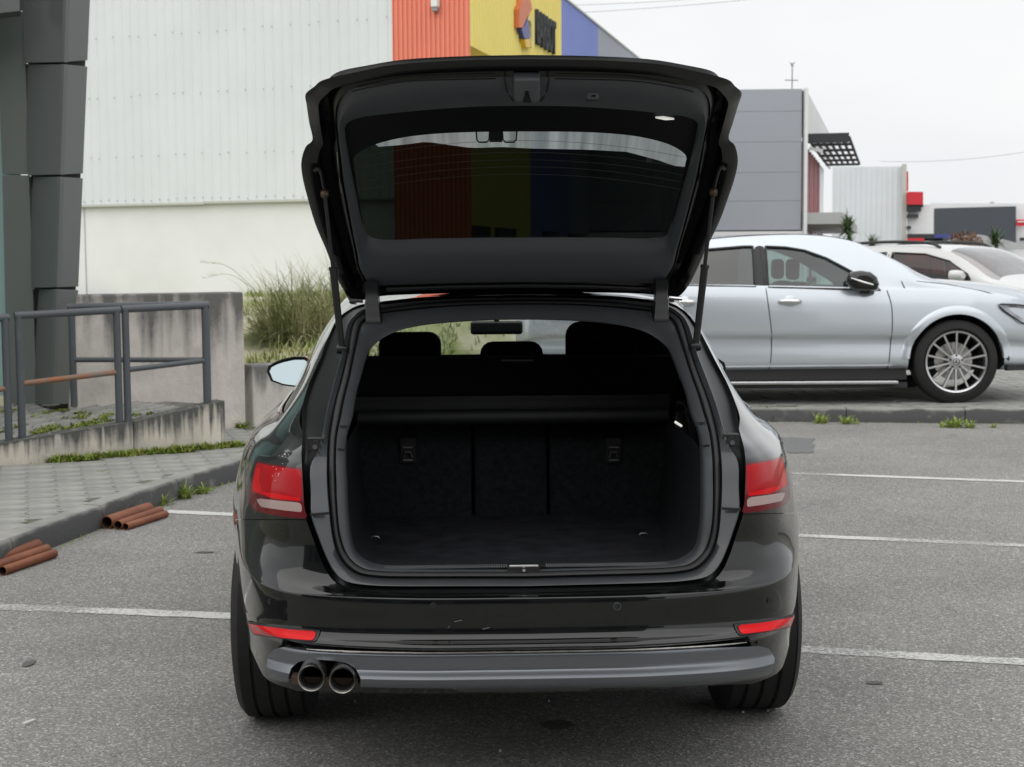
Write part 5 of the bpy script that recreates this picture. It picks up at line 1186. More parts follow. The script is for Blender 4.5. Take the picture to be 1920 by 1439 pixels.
for (px, py) in ((765, 845), (1150, 845)):
    c_ = L(px, py, .108); w_ = empty('seat_anchor', tuple(c_)); w_.parent = car
    MB().box((0, -.004, .0), (.052, .012, .085)).build('recess', 'exhaust_in', w_, bevel=.004)
    MB().bar((-.016, -.014, .012), (.016, -.014, .012), .004, .004).tube([(-.014, -.016, -.022), (-.008, -.018, -.004), (.008, -.018, -.004), (.014, -.016, -.022)], .0035, 6).bar((-.016, -.014, -.03), (.016, -.014, -.03), .006, .006).build('catch', 'diffuser_grey', w_)
zc_ = L(960, 782, .03)[2]
MB().tube([(-.50, .03, zc_), (.50, .03, zc_)], .026, 18).build('cover_cassette', 'trim_dark', car, True, 40)
zl = L(960, 748, .06)[2]; MB().box((0, .07, zl), (1.02, .03, .022)).build('cassette_lip', 'trim_dark', car, bevel=.004)
MB().box((0, .06, (zl + zc_) / 2 - .0), (1.02, .02, abs(zl - zc_) - .01)).build('cassette_body', 'trim_dark', car)
zn = L(960, 669, .16)[2]; zb_ = zl + .012
MB().add([(-.57, .16, zn), (.57, .16, zn), (.53, .10, zb_), (-.53, .10, zb_)], [(0, 1, 2, 3)]).build('load_net', 'seat_cloth', car)
MB().tube([(-.57, .16, zn), (.57, .16, zn)], .006, 8).build('net_rod', 'satin_black', car, True)
MB().bar(L(940, 676, .15), L(1000, 676, .15), .01, .006).build('net_handle', 'satin_black', car)
for (px, py) in ((703, 995), (1207, 995)):
    c_ = L(px, py, -.35); c_[2] = fz + .012; MB().tube([c_ + (-.013, 0, 0), c_ + (-.009, 0, .005), c_ + (.009, 0, .005), c_ + (.013, 0, 0)], .002, 7).build('tie_down_loop', 'diffuser_grey', car, True)
c_ = L(1272, 795, -.55); MB().bar(c_ + (-.010, 0, .006), c_ + (.010, 0, -.007), .02, .007).build('boot_lamp', 'lamp_lit', car, bevel=.003)
# seats and headrests
def pad(name, c, d, mat, parent, bev=.04):
    o = MB().box((0, 0, 0), d).build(name, mat, parent); o.location = c
    b = o.modifiers.new('bevel', 'BEVEL'); b.width = bev; b.segments = 4
    return o
def head(px0, px1, py0, yl, zbot, nm):
    a_, b_ = L(px0, py0, yl), L(px1, py0, yl); w_ = b_[0] - a_[0]; zt_ = a_[2]
    pad(nm, ((a_[0] + b_[0]) / 2, yl, (zt_ + zbot) / 2), (w_, .11, zt_ - zbot), 'seat_cloth', car, min(.05, w_ * .2))
head(710, 827, 623, 1.30, 1.0, 'headrest'); head(900, 1018, 641, .28, 1.02, 'headrest'); head(1060, 1196, 603, .34, 1.02, 'headrest')
head(1100, 1246, 612, 1.1, .8, 'front_seatback')
for sx in (-1, 1): pad('front_seat', (sx * .36 - .0, 1.28, .72), (.46, .14, .62), 'seat_cloth', car, .05); pad('front_seat_cushion', (sx * .36, 1.6, .45), (.46, .5, .16), 'seat_cloth', car, .05)
pad('rear_bench', (0, .45, .50), (1.2, .5, .18), 'seat_cloth', car, .05)
MB().box((0, 1.3, .30), (1.4, 2.4, .04)).build('cabin_floor', 'seat_cloth', car)
MB().box((0, 2.38, .80), (1.25, .35, .24)).build('dashboard', 'seat_cloth', car, bevel=.04)
a_, b_ = L(882, 615, 1.95), L(980, 615, 1.95); rm = pad('interior_mirror', ((a_[0] + b_[0]) / 2, 1.95, a_[2]), (b_[0] - a_[0], .03, .062), 'satin_black', car, .014)
MB().tube([((a_[0] + b_[0]) / 2, 1.96, a_[2]), ((a_[0] + b_[0]) / 2, 1.93, a_[2] + .09)], .012, 8).build('mirror_stalk', 'satin_black', car, True)
# headliner closes the cabin from above
mk('headliner', [(-.5, -.28, 1.29), (.5, -.28, 1.29), (.53, .8, 1.315), (-.53, .8, 1.315), (.44, 1.5, 1.31), (-.44, 1.5, 1.31)], [(0, 1, 2, 3), (3, 2, 4, 5)], 'trim_dark', car)
# ---- door mirrors
HM = [(500, 697), (503, 687), (514, 680), (530, 674), (552, 669), (572, 669), (580, 675), (581, 690), (579, 715), (574, 725), (555, 726.5), (530, 723), (508, 715)]
for s_ in (1, -1):
    q = [L(x, y, 2.0) for x, y in HM]; c0 = np.mean(q, 0); inner = [c0 + (p - c0) * .88 for p in q]; back = [c0 + (p - c0) * .75 + np.array([0, .13, 0]) for p in q]; mid = [c0 + (p - c0) * 1.0 + np.array([0, .05, 0]) for p in q]
    lip = [p + np.array([0, .008, 0]) for p in inner]
    rings = [lip, inner, q, mid, back]; rings = [np.array(r) if s_ > 0 else mir(r) for r in rings]
    w_ = empty('door_mirror', (0, 0, 0)); w_.parent = car
    V, F = loft(rings, True); n = len(q); F.append(tuple(4 * n + i for i in range(n))); mk('mirror_housing', V, F, 'black_paint', w_, True, 50)
    zc0 = rings[0][:, 2].mean(); g_ = [p + np.array([0, -.004 + (p[2] - zc0) * .272, 0]) for p in rings[0]]; mk('mirror_glass', g_, [tuple(range(n))], 'mirror_glass', w_)
    a_ = rings[2].mean(0); MB().tube([a_ + (s_ * .08, .05, -.04), a_ + (s_ * .28, .08, -.06)], .022, 10).build('mirror_arm', 'black_paint', w_, True)

# ================================================================== raised tailgate
tg = empty('tailgate', (0, 0, 0)); tg.parent = car; tg['label'] = 'raised black tailgate with dark tinted rear window'
fy = np.array([-1.40, -1.30, -1.12, -1.0, -.90, -.77, -.60, -.40, -.28, -.20, -.10]); fz_ = np.array([1.972, 1.960, 1.925, 1.895, 1.865, 1.815, 1.675, 1.505, 1.390, 1.31, 1.20])
yy = np.linspace(-1.40, -.10, 1301); zz_ = np.interp(yy, fy, fz_); kk = np.exp(-np.linspace(-2, 2, 121) ** 2); kk /= kk.sum(); zz_ = np.convolve(np.pad(zz_, 60, mode='edge'), kk, 'valid')
def TG(px, py, dz=0.0):
    d = ray(px, py); s0 = np.array([CAM @ wx - WO @ wx, CAM @ wy - WO @ wy, CAM[2]]); dl = np.array([d @ wx, d @ wy, d[2]])
    t = (yy - s0[1]) / dl[1]; zr = s0[2] + dl[2] * t; g_ = zr - (zz_ + dz)
    i = np.where(g_ >= 0)[0]; i = i[0] if len(i) else len(yy) - 1
    return s0 + dl * t[i]
TGS = [  # R0         R1          R2
 ((983,111),(983,143),(983,194)), ((871,113),(880,145),(890,196)), ((745,121),(780,149),(795,203)), ((665,136),(705,158),(725,210)), ((607,150),(668,164),(680,216)),
 ((589,163),(645,178),(656,224)), ((573,177),(634,200),(648,234)), ((575,198),(632,222),(646,246)), ((580,232),(633,243),(648,262)), ((586,262),(635,262),(650,280)),
 ((573,276),(637,277),(653,296)), ((565,303),(640,303),(656,315)), ((567,331),(643,331),(660,337)), ((575,365),(649,365),(667,370)), ((591,420),(659,420),(676,415)),
 ((612,470),(668,465),(684,442)), ((622,497),(673,495),(692,456)), ((640,538),(682,515),(712,462)), ((660,558),(692,530),(745,463)), ((690,557),(725,531),(795,461)),
 ((722,550),(765,529),(852,460)), ((850,545.5),(872,526),(912,459)), ((970,543.5),(972,525),(972,459))]
def tgring(col, dz, sc=None, c=(978, 330)):
    out = []
    for st_ in TGS:
        px, py = st_[col]
        if sc: px, py = c[0] + (px - c[0]) * sc, c[1] + (py - c[1]) * sc
        out.append(TG(px, py, dz))
    out = np.array(out); out[0, 0] = 0; out[-1, 0] = 0; return out
def fullr(r, sub=4): c = catmull(r, sub); return np.concatenate([c[:-1], mir(c)[::-1][:-1]], 0)   # closed
def tmix(a, b, t, dz=0.0): q = a * (1 - t) + b * t; q = q.copy(); q[:, 2] += dz; return q
R0, R1, R2 = fullr(tgring(0, 0.0)), fullr(tgring(1, -.012)), fullr(tgring(2, -.004))
R0o = fullr(tgring(0, .028, .955)); R2o = fullr(tgring(2, .030)); Rm = fullr(tgring(0, .012, .985))
V, F = loft([R2o, R0o, Rm, R0], True)
mk('tailgate_skin', V, F, 'black_paint', tg, True, 50)
V, F = loft([R0, tmix(R0, R1, .08, -.010), tmix(R0, R1, .40, -.012), tmix(R0, R1, .46, -.004), tmix(R0, R1, .50, .03), tmix(R0, R1, .72, .036), tmix(R0, R1, .80, .004), tmix(R0, R1, .94, -.004), tmix(R0, R1, 1.0, .012)], True)
M('gate_inner', (.004, .0042, .0044), .22, spec=.45)
mk('tailgate_inner', V, F, 'gate_inner', tg, True, 50)
V, F = loft([tmix(R1, R2, 0, .004), tmix(R1, R2, .06, -.012), tmix(R1, R2, .3, -.022), tmix(R1, R2, .85, -.016), tmix(R1, R2, 1.0, -.004), tmix(R1, R2, 1.0, .02)], True)
M('gate_trim', (.075, .080, .088), .5, bump=.05, bscale=700)
mk('inner_trim', V, F, 'gate_trim', tg, True, 50)
# rear window: ceramic border, streaked strip, tinted glass
GS = [(975, 247), (890, 248), (820, 251), (757, 258), (707, 270), (678, 283), (663, 296), (664, 310), (667, 335), (671, 365), (678, 405), (685, 438), (700, 450), (745, 455), (795, 455), (852, 454), (912, 453), (972, 453)]
def gring(lst, dz=.012): r = np.array([TG(x, y, dz) for x, y in lst]); r[0, 0] = 0; r[-1, 0] = 0; return r
# resample both to the same count by arc angle
def resamp(r, n):
    s_ = np.concatenate([[0], np.cumsum(np.linalg.norm(np.diff(r, axis=0), axis=1))]); t = np.linspace(0, s_[-1], n); return np.stack([np.interp(t, s_, r[:, k]) for k in range(3)], 1)
NR = 80
inR = resamp(catmull(gring(GS), 4), NR); outR = resamp(catmull(tgring(2, .012), 4), NR)
hL = np.concatenate([inR[:-1], mir(inR)[::-1][:-1]], 0); hO = np.concatenate([outR[:-1], mir(outR)[::-1][:-1]], 0)
V, F = loft([hO, hL], True); mk('window_border', V, F, 'gutter_black', tg, True)
ns = 41                                                   # glass as a grid across the border loop
inR = resamp(catmull(tgring(2, .016, .985), 4), NR)
ylev = np.linspace(inR[:, 1].min() + 1e-4, inR[:, 1].max() - 1e-4, 40)
imin = np.argmin(inR[:, 1]); hw_ = []
for y in ylev:
    xs2 = []
    for i in range(NR - 1):
        a_, b_ = inR[i], inR[i + 1]
        if (a_[1] - y) * (b_[1] - y) <= 0 and abs(a_[1] - b_[1]) > 1e-9: t = (y - a_[1]) / (b_[1] - a_[1]); xs2.append(abs(a_[0] + (b_[0] - a_[0]) * t))
    hw_.append(max(xs2) if xs2 else 0.01)
V = []
for y, h_ in zip(ylev, hw_):
    for k in range(ns): V.append((h_ * 1.035 * (2 * k / (ns - 1) - 1), y, np.interp(y, yy, zz_) + .017))
F = [(j * ns + k, j * ns + k + 1, (j + 1) * ns + k + 1, (j + 1) * ns + k) for j in range(39) for k in range(ns - 1)]
V = np.array(V); PPx = lproj(V)
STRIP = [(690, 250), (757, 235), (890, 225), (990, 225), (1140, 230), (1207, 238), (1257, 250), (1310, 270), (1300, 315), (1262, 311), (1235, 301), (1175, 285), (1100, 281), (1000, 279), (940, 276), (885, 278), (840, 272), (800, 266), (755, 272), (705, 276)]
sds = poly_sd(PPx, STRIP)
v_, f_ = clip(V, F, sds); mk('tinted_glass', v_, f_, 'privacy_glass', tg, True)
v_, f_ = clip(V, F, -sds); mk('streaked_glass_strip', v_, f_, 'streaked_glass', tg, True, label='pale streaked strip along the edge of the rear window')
mb = MB()
for k, (y0, y1) in enumerate(((264, 294), (286, 314), (300, 328), (313, 342), (327, 356))):
    pts = [TG(px, y0 + (y1 - y0) * ((px - 978) / 300) ** 2 * 1.0, .006) for px in np.linspace(676, 1284, 40)]; mb.tube(pts, .0005, 4)
M('heater_wire', (.12, .11, .10), .5, metal=.5); mb.build('heater_wires', 'heater_wire', tg, True)
# handle moulding seen through the strip
for (x0, x1) in ((893, 918), (942, 969)):
    mb = MB(); pts = [TG(x, y, .008) for x, y in ((x0, 247), (x0 + 1, 262), (x0 + 5, 267), (x1 - 5, 267), (x1 - 1, 262), (x1, 247))]; mb.tube(pts, .0022, 6); mb.build('sticker_frame', 'satin_black', tg, True)
MB().add([TG(918, 247, .007), TG(942, 247, .007), TG(942, 267, .007), TG(918, 267, .007)], [(0, 1, 2, 3)]).build('aerial_module', 'satin_black', tg)
# latch cover with slot, switch, lit lamp
def tgbox(name, pix, dz, th, mat, bev=.003, parent=tg):
    P_ = [TG(x, y, dz) for x, y in pix]; return MB().prism(P_, (0, .01, th)).build(name, mat, parent, bevel=bev)
M('latch_grey', (.15, .158, .17), .42)
lt = tgbox('latch_cover', [(963, 151), (1013, 151), (1013, 186), (1008, 192), (968, 192), (963, 186)], -.034, .022, 'latch_grey', .005)
tgbox('slot', [(985, 173), (991, 173), (992, 181), (996, 193), (981, 193), (984, 181)], -.0385, .01, 'exhaust_in', 0)
tgbox('hook', [(985, 178), (990, 178), (990, 183), (985, 183)], -.041, .006, 'steel_worn', 0)
sw = tgbox('closing_switch', [(1096, 172), (1128, 172), (1128, 190), (1096, 190)], -.030, .012, 'exhaust_in', .003)
tgbox('button', [(1101, 175), (1123, 175), (1123, 187), (1101, 187)], -.034, .008, 'latch_grey', .002); tgbox('symbol', [(1108, 182), (1111, 179), (1117, 179), (1117, 182)], -.0355, .002, 'chrome', 0)
tgbox('tailgate_lamp', [(1229, 222.5), (1245, 221.5), (1265, 225), (1248, 226)], -.004, .006, 'lamp_lit', .001)
# grooves of the upper trim panel
for pts in ([(945, 144), (950, 170), (962, 190)], [(1030, 144), (1026, 170), (1015, 190)]):
    MB().tube([TG(x, y, -.031) for x, y in pts], .0022, 5).build('trim_seam', 'exhaust_in', tg, True)
for pts in ([(660, 172), (700, 163), (780, 152), (930, 148)], [(1040, 148), (1180, 152), (1260, 163), (1300, 173)]):
    MB().tube([TG(x, y, -.026) for x, y in catmull(pts, 5)], .0018, 5).build('trim_groove', 'exhaust_in', tg, True)
# weather strip, strut brackets
for s_ in (1, -1):
    pts = [TG(x, y, -.012) for x, y in ((632, 285), (634, 310), (637, 340), (641, 362))]; pts = pts if s_ > 0 else list(mir(pts)); MB().tube(pts, .0012, 5).build('edge_clip', 'steel_worn', tg, True)
    a_ = TG(609, 364, -.03); b_ = L(641, 655, -.50)
    br = [TG(590, 320, -.012), TG(596, 316, -.02), TG(602, 325, -.022), TG(606, 345, -.022), TG(609, 362, -.022)]
    if s_ < 0: a_, b_ = mir(a_), mir(b_); br = list(mir(br))
    st = empty('gas_strut', (0, 0, 0)); st.parent = car; mid_ = a_ + (b_ - a_) * .47
    MB().tube([a_, mid_], .0055, 10).build('rod', 'satin_black', st, True); MB().tube([mid_, mid_ + (b_ - a_) * .06, b_], [.011, .0105, .0095], 14).build('cylinder', 'satin_black', st, True)
    MB().tube([mid_ - (b_ - a_) * .005, mid_ + (b_ - a_) * .012], .0125, 14).build('collar', 'rubber', st, True); MB().lathe([(-.012, .0001), (-.01, .010), (0, .014), (.01, .010), (.012, .0001)], a_, 'x', 12).build('ball_joint', 'brown_metal', st, True)
    MB().lathe([(-.016, .0001), (-.014, .012), (0, .015), (.014, .012), (.016, .0001)], b_, 'x', 12).build('ball_joint', 'satin_black', st, True)
    MB().tube(catmull(br, 4), .0055, 8).build('strut_bracket', 'satin_black', tg, True)
    pts = [L(697, 528, -.32), L(698, 550, -.345), L(699, 580, -.36), L(701, 612, -.375), L(704, 640, -.345)]
    pts = pts if s_ > 0 else list(mir(pts))
    cen = catmull(pts, 5); V = []; hw2 = np.interp(np.linspace(0, 1, len(cen)), [0, .3, .7, 1], [.021, .021, .027, .012])
    for p_, w_ in zip(cen, hw2): V += [[p_ + (-w_, -.0, 0), p_ + (-w_ * .8, -.02, .0), p_ + (w_ * .8, -.02, 0), p_ + (w_, 0, 0), p_ + (w_ * .8, .025, 0), p_ + (-w_ * .8, .025, 0)]]
    V, F = loft(V, True); F += [tuple(range(6)), tuple(len(V) - 6 + i for i in range(6))]; mk('hinge_arm', V, F, 'satin_black', car, True, 50)
    h_ = L(668, 565, -.30); h_ = h_ if s_ > 0 else mir(h_); MB().tube([h_ + (-.02, 0, .004), h_ + (.02, 0, 0)], .006, 8).build('hinge_pin', 'chrome', car, True)
# spoiler lip ridge and roof aerial fin seen in the gap
MB().tube([TG(x, y, -.02) for x, y in ((725, 543), (850, 539), (972, 537), (1095, 538), (1220, 543))], .007, 8).build('spoiler_lip', 'satin_black', tg, True)
fin = [(0, .10, 1.384), (0, .22, 1.39), (0, .19, 1.415), (0, .12, 1.425)]
MB().prism([(p_[0] - .018, p_[1], p_[2]) for p_ in fin], (.036, 0, 0)).build('roof_aerial', 'black_paint', car, bevel=.008)
# ================================================================== other cars
M('silver_paint', (0.555, 0.60, 0.645), 0.26, metal=0.55, coat=1.0)
M('white_paint', (0.62, 0.63, 0.63), 0.3, coat=1.0)
M('black_plastic', (0.02, 0.021, 0.022), 0.5)
M('gap_dark', (0.03, 0.032, 0.036), 0.6)
M('car_seat', (0.03, 0.03, 0.032), 0.8)
M('alloy', (0.62, 0.62, 0.63), 0.25, metal=1.0)
M('head_lens', (0.22, 0.23, 0.25), 0.08, coat=1.0, var=.6, vscale=14)
glassmat('suv_rear_glass', (0.06, 0.07, 0.08), base=.10); glassmat('suv_front_glass', (0.50, 0.64, 0.62), base=.08); glassmat('white_side_glass', (0.22, 0.09, 0.075), base=.06); glassmat('white_screen_glass', (0.35, 0.42, 0.42), base=.3)
def tab(t, u): t = np.array(t); return np.interp(u, t[:, 0], t[:, 1])
def smooth_tab(t):
    t = np.array(t, float); c = catmull(t, 8); return c
def side_car(root, P):
    """P: L, hw, top/belt/rail/bot/plan/hwg tables along u (0 rear .. L front); local x = length, -y = near side"""
    T = {k: smooth_tab(P[k]) for k in ('top', 'belt', 'rail', 'plan', 'hwg')}
    us = np.unique(np.concatenate([np.linspace(0, P['L'], 150)])); rings = []
    for u in us:
        top, belt, rail, pl, hg = (tab(T[k], u) for k in ('top', 'belt', 'rail', 'plan', 'hwg')); hw = P['hw'] * pl; zb = tab(P['bot'], u); rail = min(rail, top - .015); belt = min(belt, rail - .02)
        hg = hg * P['hw'] * (pl if pl < .9 else 1)
        ctrl = [(hw * .90, zb), (hw * .965, zb + .05), (hw * .978, zb + .16 * (belt - zb)), (hw * .966, zb + .36 * (belt - zb)), (hw * 1.0, zb + .45 * (belt - zb)), (hw * 1.0, zb + .66 * (belt - zb)), (hw * .985, zb + .86 * (belt - zb)), (hw * .955, belt), (hw * .93 if hg < hw * .9 else hw * .945, belt + .02 * (rail - belt)), ((hw * .93 + hg) / 2 + .02, (belt + rail) / 2), (hg, rail), (hg * .90, rail + .6 * (top - rail)), (hg * .55, rail + .92 * (top - rail)), (0, top)]
        c = catmull(ctrl, 4); rings.append(np.stack([np.full(len(c), u), -c[:, 0], c[:, 1]], 1))
    G2 = np.array(rings); nu, nt = G2.shape[:2]; V = G2.reshape(-1, 3); U = np.repeat(us, nt); Tt = np.tile(np.arange(nt) / 4, nu)
    F = [(i * nt + j, (i + 1) * nt + j, (i + 1) * nt + j + 1, i * nt + j + 1) for i in range(nu - 1) for j in range(nt - 1)]
    side = Tt < 10.3; UZ = V[:, [0, 2]]
    sdw = [np.where(side & (Tt > 7.2), poly_sd(UZ, w), BIG) for w in P['windows']]
    sdws = np.where(Tt > 9.9 + 0 * U, np.maximum(np.abs(U - (P['ws'][0] + P['ws'][1]) / 2) - (P['ws'][1] - P['ws'][0]) / 2, P.get('wst', 10.15) - Tt), BIG)
    arch = np.minimum.reduce([np.where(Tt < 7.5, np.hypot(UZ[:, 0] - a, UZ[:, 1] - P['wr']) - P['ar'], BIG) for a in P['axles']])
    def on_side(u, z):
        d = (UZ[:, 0] - u) ** 2 + (UZ[:, 1] - z) ** 2 + np.where(side, 0, 1e6); ix = np.argpartition(d, 6)[:6]; w_ = 1 / (d[ix] + 1e-6); return np.array([u, (V[ix, 1] * w_).sum() / w_.sum(), z])
    def go(tests):
        v, f, a = V, F, [np.stack(tests, 1)]
        for k in range(len(tests)): v, f, a = clip(v, f, a[0][:, k], a)
        return v, f
    def both(v, f): m = v.copy(); m[:, 1] *= -1; n = len(v); return list(v) + list(m), list(f) + [tuple(i + n for i in reversed(q)) for q in f]
    v, f = go([*sdw, sdws, arch]); mk('body', *both(v, f), P['paint'], root, True, 40)
    for w, sdd, gm in zip(P['windows'], sdw, P['wglass']):
        v, f = go([-sdd]); v = v * np.array([1, .985, 1]); mk('side_window', v, f, gm, root, True); m = v * np.array([1, -1, 1]); mk('side_window', m, [tuple(reversed(q)) for q in f], gm, root, True)
        for s_ in (1,):      # dark seal round each window
            pts = []
            for k_ in range(len(w)):
                for t_ in np.linspace(0, 1, 8, endpoint=False):
                    a, z = np.array(w[k_]) * (1 - t_) + np.array(w[(k_ + 1) % len(w)]) * t_; pts.append((a, on_side(a, z)[1] - .003, z))
            MB().tube(pts + [pts[0]], .011, 6, False).build('window_seal', 'black_plastic', root, True)
    for w in P.get('pillars', []):
        sp_ = np.where(side & (Tt > 7.2), poly_sd(UZ, w), BIG); v, f = go([-sp_]); v = v + np.array([0, -.004, 0]); mk('pillar_cover', v, f, 'black_plastic', root, True)
    v, f = go([-sdws]); mk('windscreen', *both(v, f), P['wsglass'], root, True)
    for line in P['gaps']:
        pts = [on_side(a, z) + (0, -.001, 0) for a, z in catmull(line, 6)]; MB().tube(pts, .0045, 5).build('panel_gap', 'gap_dark', root, True)
    for a in P['axles']:
        for s_ in (-1, 1):
            wheel(root, (a, s_ * (P['hw'] * .985 - .13), P['wr']), s_, P['wr'], .26, P['rim'], P['spokes'], axis='y', rmat='alloy', hub='alloy')
            MB().lathe([(s_ * (P['hw'] - .36), .001), (s_ * (P['hw'] - .36), P['ar'] * .99), (s_ * (P['hw'] - .04), P['ar'])], (a, 0, P['wr']), 'y', 30, R(-5), R(190)).build('arch_liner', 'exhaust_in', root, True)
            t = np.linspace(R(4), R(176), 30); pts = []
            fl = MB(); ri = []
            for q in t:
                ri.append([on_side(a + math.cos(q) * (P['ar'] + d_), P['wr'] + math.sin(q) * (P['ar'] + d_)) * np.array([1, 1, 1]) + np.array([0, -o_, 0]) for d_, o_ in ((-.005, -.03), (-.005, .012), (.035, .014), (.07, .004), (.08, -.006))])
            ri = [r for r in ri]
            v, f = loft(ri)
            v = np.array(v); v[:, 1] *= -s_ if s_ > 0 else 1
            if s_ > 0: v[:, 1] = np.abs(v[:, 1])
            mk('arch_flare', v, f, P['flare'], root, True, 40)
    MB().box((P['L'] / 2, 0, P['bot'][len(P['bot']) // 2][1] + .02), (P['L'] * .92, P['hw'] * 1.5, .06)).build('underbody', 'exhaust_in', root)
    return on_side, us, T
# ---- silver coupe SUV
X0 = 0.045; ZG = PZ - .005
suv = empty('silver_suv', (X0, 13.6 + .97, ZG), 0, 'silver coupe style SUV parked side on with black mirror and multi spoke wheel', 'car')
def su(px, py, s=204.): return ((px - 960) / s - X0, CAMH - (py - 486) / s - ZG)
PS = dict(L=5.02, hw=.985, wr=.385, ar=.445, axles=(1.05, 4.055), rim=.285, spokes=14, paint='silver_paint', flare='silver_paint',
    top=[(0, .86), (.08, .98), (.3, 1.06), (.6, 1.20), (1.0, 1.37), (1.5, 1.51), (1.95, 1.565), (2.5, 1.583), (2.8, 1.575), (3.0, 1.55), (3.16, 1.51), (3.32, 1.44), (3.53, 1.335), (3.74, 1.225), (3.86, 1.165), (3.90, 1.153), (4.0, 1.147), (4.16, 1.135), (4.47, 1.105), (4.79, 1.045), (4.94, .93), (5.02, .72)],
    belt=[(0, .80), (.3, 1.0), (1, 1.10), (2, 1.10), (3.3, 1.065), (3.9, 1.05), (4.4, 1.0), (4.8, .92), (5.02, .66)],
    rail=[(0, .84), (.3, 1.03), (.6, 1.16), (1.0, 1.31), (1.5, 1.45), (2.0, 1.515), (2.5, 1.54), (2.8, 1.53), (3.0, 1.505), (3.2, 1.455), (3.4, 1.365), (3.6, 1.26), (3.8, 1.15), (4.2, 1.08), (4.8, .98), (5.02, .69)],
    plan=[(0, .72), (.15, .88), (.5, .97), (1.2, 1), (3.8, 1), (4.3, .985), (4.7, .92), (4.9, .78), (5.02, .55)],
    hwg=[(0, .68), (.6, .68), (1.5, .71), (2.5, .72), (3.0, .74), (3.4, .80), (3.7, .86), (4.2, .84), (4.8, .72), (5.02, .6)],
    bot=[(0, .42), (.5, .36), (.6, .30), (2.5, .305), (4.5, .31), (4.62, .30), (5.02, .30)],
    ws=(3.06, 3.78), wst=11.2, wsglass='suv_front_glass', pillars=[[su(1420, 460), su(1440, 459), su(1441, 538), su(1420, 537)]],
    windows=[[su(1150, 530), su(1195, 505), su(1250, 482), su(1320, 467), su(1400, 461), su(1418, 461), su(1418, 537), su(1300, 534)], [su(1442, 461), su(1480, 463), su(1515, 469), su(1555, 484), su(1600, 509), (su(1640, 534)), su(1652, 545), su(1600, 543), su(1442, 538)]],
    wglass=['suv_rear_glass', 'suv_front_glass'],
    gaps=[[su(1431, 462), su(1437, 540), su(1443, 590), su(1448, 640), su(1445, 697)], [su(1664, 545), su(1672, 580), su(1672, 640), su(1667, 697)], [su(1693, 528), su(1702, 548)]])
ons, us_, T_s = side_car(suv, PS)
gp = []
for u in np.linspace(.9, 3.12, 30):
    tp, rl, hg_ = tab(T_s['top'], u), tab(T_s['rail'], u), tab(T_s['hwg'], u) * .985; rl = min(rl, tp - .015); gp.append((u, -hg_ * .905, rl + .6 * (tp - rl) + .002))
MB().tube(gp, .006, 6).build('roof_gap', 'gap_dark', suv, True)
def suv_pt(px, py, s=204.): u, z = su(px, py, s); return ons(u, z)
for u0, u1 in ((1.5, 3.6),):
    MB().add([(u0, -.90, .36), (u1, -.90, .36), (u1, -.955, .225), (u0, -.955, .225), (u0, -.8, .2), (u1, -.8, .2)], [(0, 1, 2, 3), (3, 2, 5, 4)]).build('sill_cladding', 'exhaust_in', suv)
MB().bar((1.5, -1.0, .205), (3.5, -1.0, .205), .09, .03).build('step_bar', 'alloy', suv, bevel=.008)
MB().bar((1.5, -.94, .175), (3.6, -.94, .175), .06, .05).build('step_bracket', 'black_plastic', suv)
for (px, w_) in ((1481, .21), (1283, .21)):
    q = suv_pt(px, 565); h = MB().tube(catmull([q + (-w_ / 2, .01, 0), q + (-w_ * .3, -.035, .004), q + (w_ * .3, -.035, .004), q + (w_ / 2, .01, 0)], 5), [.014 + .012 * math.sin(i / 15 * math.pi) for i in range(16)], 10); h.build('door_handle', 'chrome', suv, True)
    MB().lathe([(-.002, .0001), (0, .05), (.012, .065)], q + (0, -.004, -.005), 'y', 20).build('handle_cup', 'silver_paint', suv, True)
# mirror
q = suv_pt(1614, 525); me_ = empty('door_mirror', tuple(q + np.array([0, -.16, -.01]))); me_.parent = suv
HP = [(-.15, -.02), (-.145, .04), (-.11, .085), (-.03, .098), (.06, .085), (.12, .04), (.145, -.03), (.12, -.085), (.02, -.09), (-.10, -.075)]
rg = [[(x * k, y, z * k) for x, z in HP] for k, y in ((.55, -.085), (.85, -.07), (1, -.02), (1, .03), (.9, .07))]
V, F = loft(rg, True); n = len(HP); F += [tuple(range(n)), tuple(4 * n + i for i in range(n))]
mk('mirror_housing', V, F, 'black_paint', me_, True, 60)
MB().tube([(-.13, -.085, .03), (-.03, -.095, -.005), (.07, -.09, -.032)], [.006, .013, .008], 8).build('indicator_strip', 'chrome', me_, True)
MB().bar((.02, .02, -.09), (.12, .17, -.10), .09, .05).build('mirror_arm', 'black_plastic', me_)
# headlamp, bumper vent, crease, interior
HL = [(1874, 573), (1890, 572), (1925, 575), (1990, 590), (1980, 612), (1925, 609), (1905, 598), (1885, 585)]
pts = []
for px, py in HL: pts.append(suv_pt(px, py) + np.array([0, -.02, 0]))
cen = np.mean(pts, 0); mk('headlamp', pts + [cen + (0, -.03, 0)], [(i, (i + 1) % len(pts), len(pts)) for i in range(len(pts))], 'head_lens', suv, True)
MB().tube([p for p in catmull(pts, 3, True)], .006, 5).build('headlamp_bezel', 'black_plastic', suv, True)
VN = [(1878, 640), (1888, 646), (1896, 665), (1901, 690), (1899, 698), (1894, 697), (1890, 672), (1884, 655)]
MB().tube([suv_pt(px, py) + np.array([0, .004, 0]) for px, py in ((1880, 643), (1889, 655), (1895, 672), (1898, 690), (1897, 697))], [.004, .014, .018, .016, .006], 8).build('bumper_vent', 'exhaust_in', suv, True)
MB().tube([suv_pt(px, py) + np.array([0, -.001, 0]) for px, py in ((1722, 528), (1780, 534), (1850, 548), (1905, 565))], .003, 5).build('bonnet_gap', 'gap_dark', suv, True)
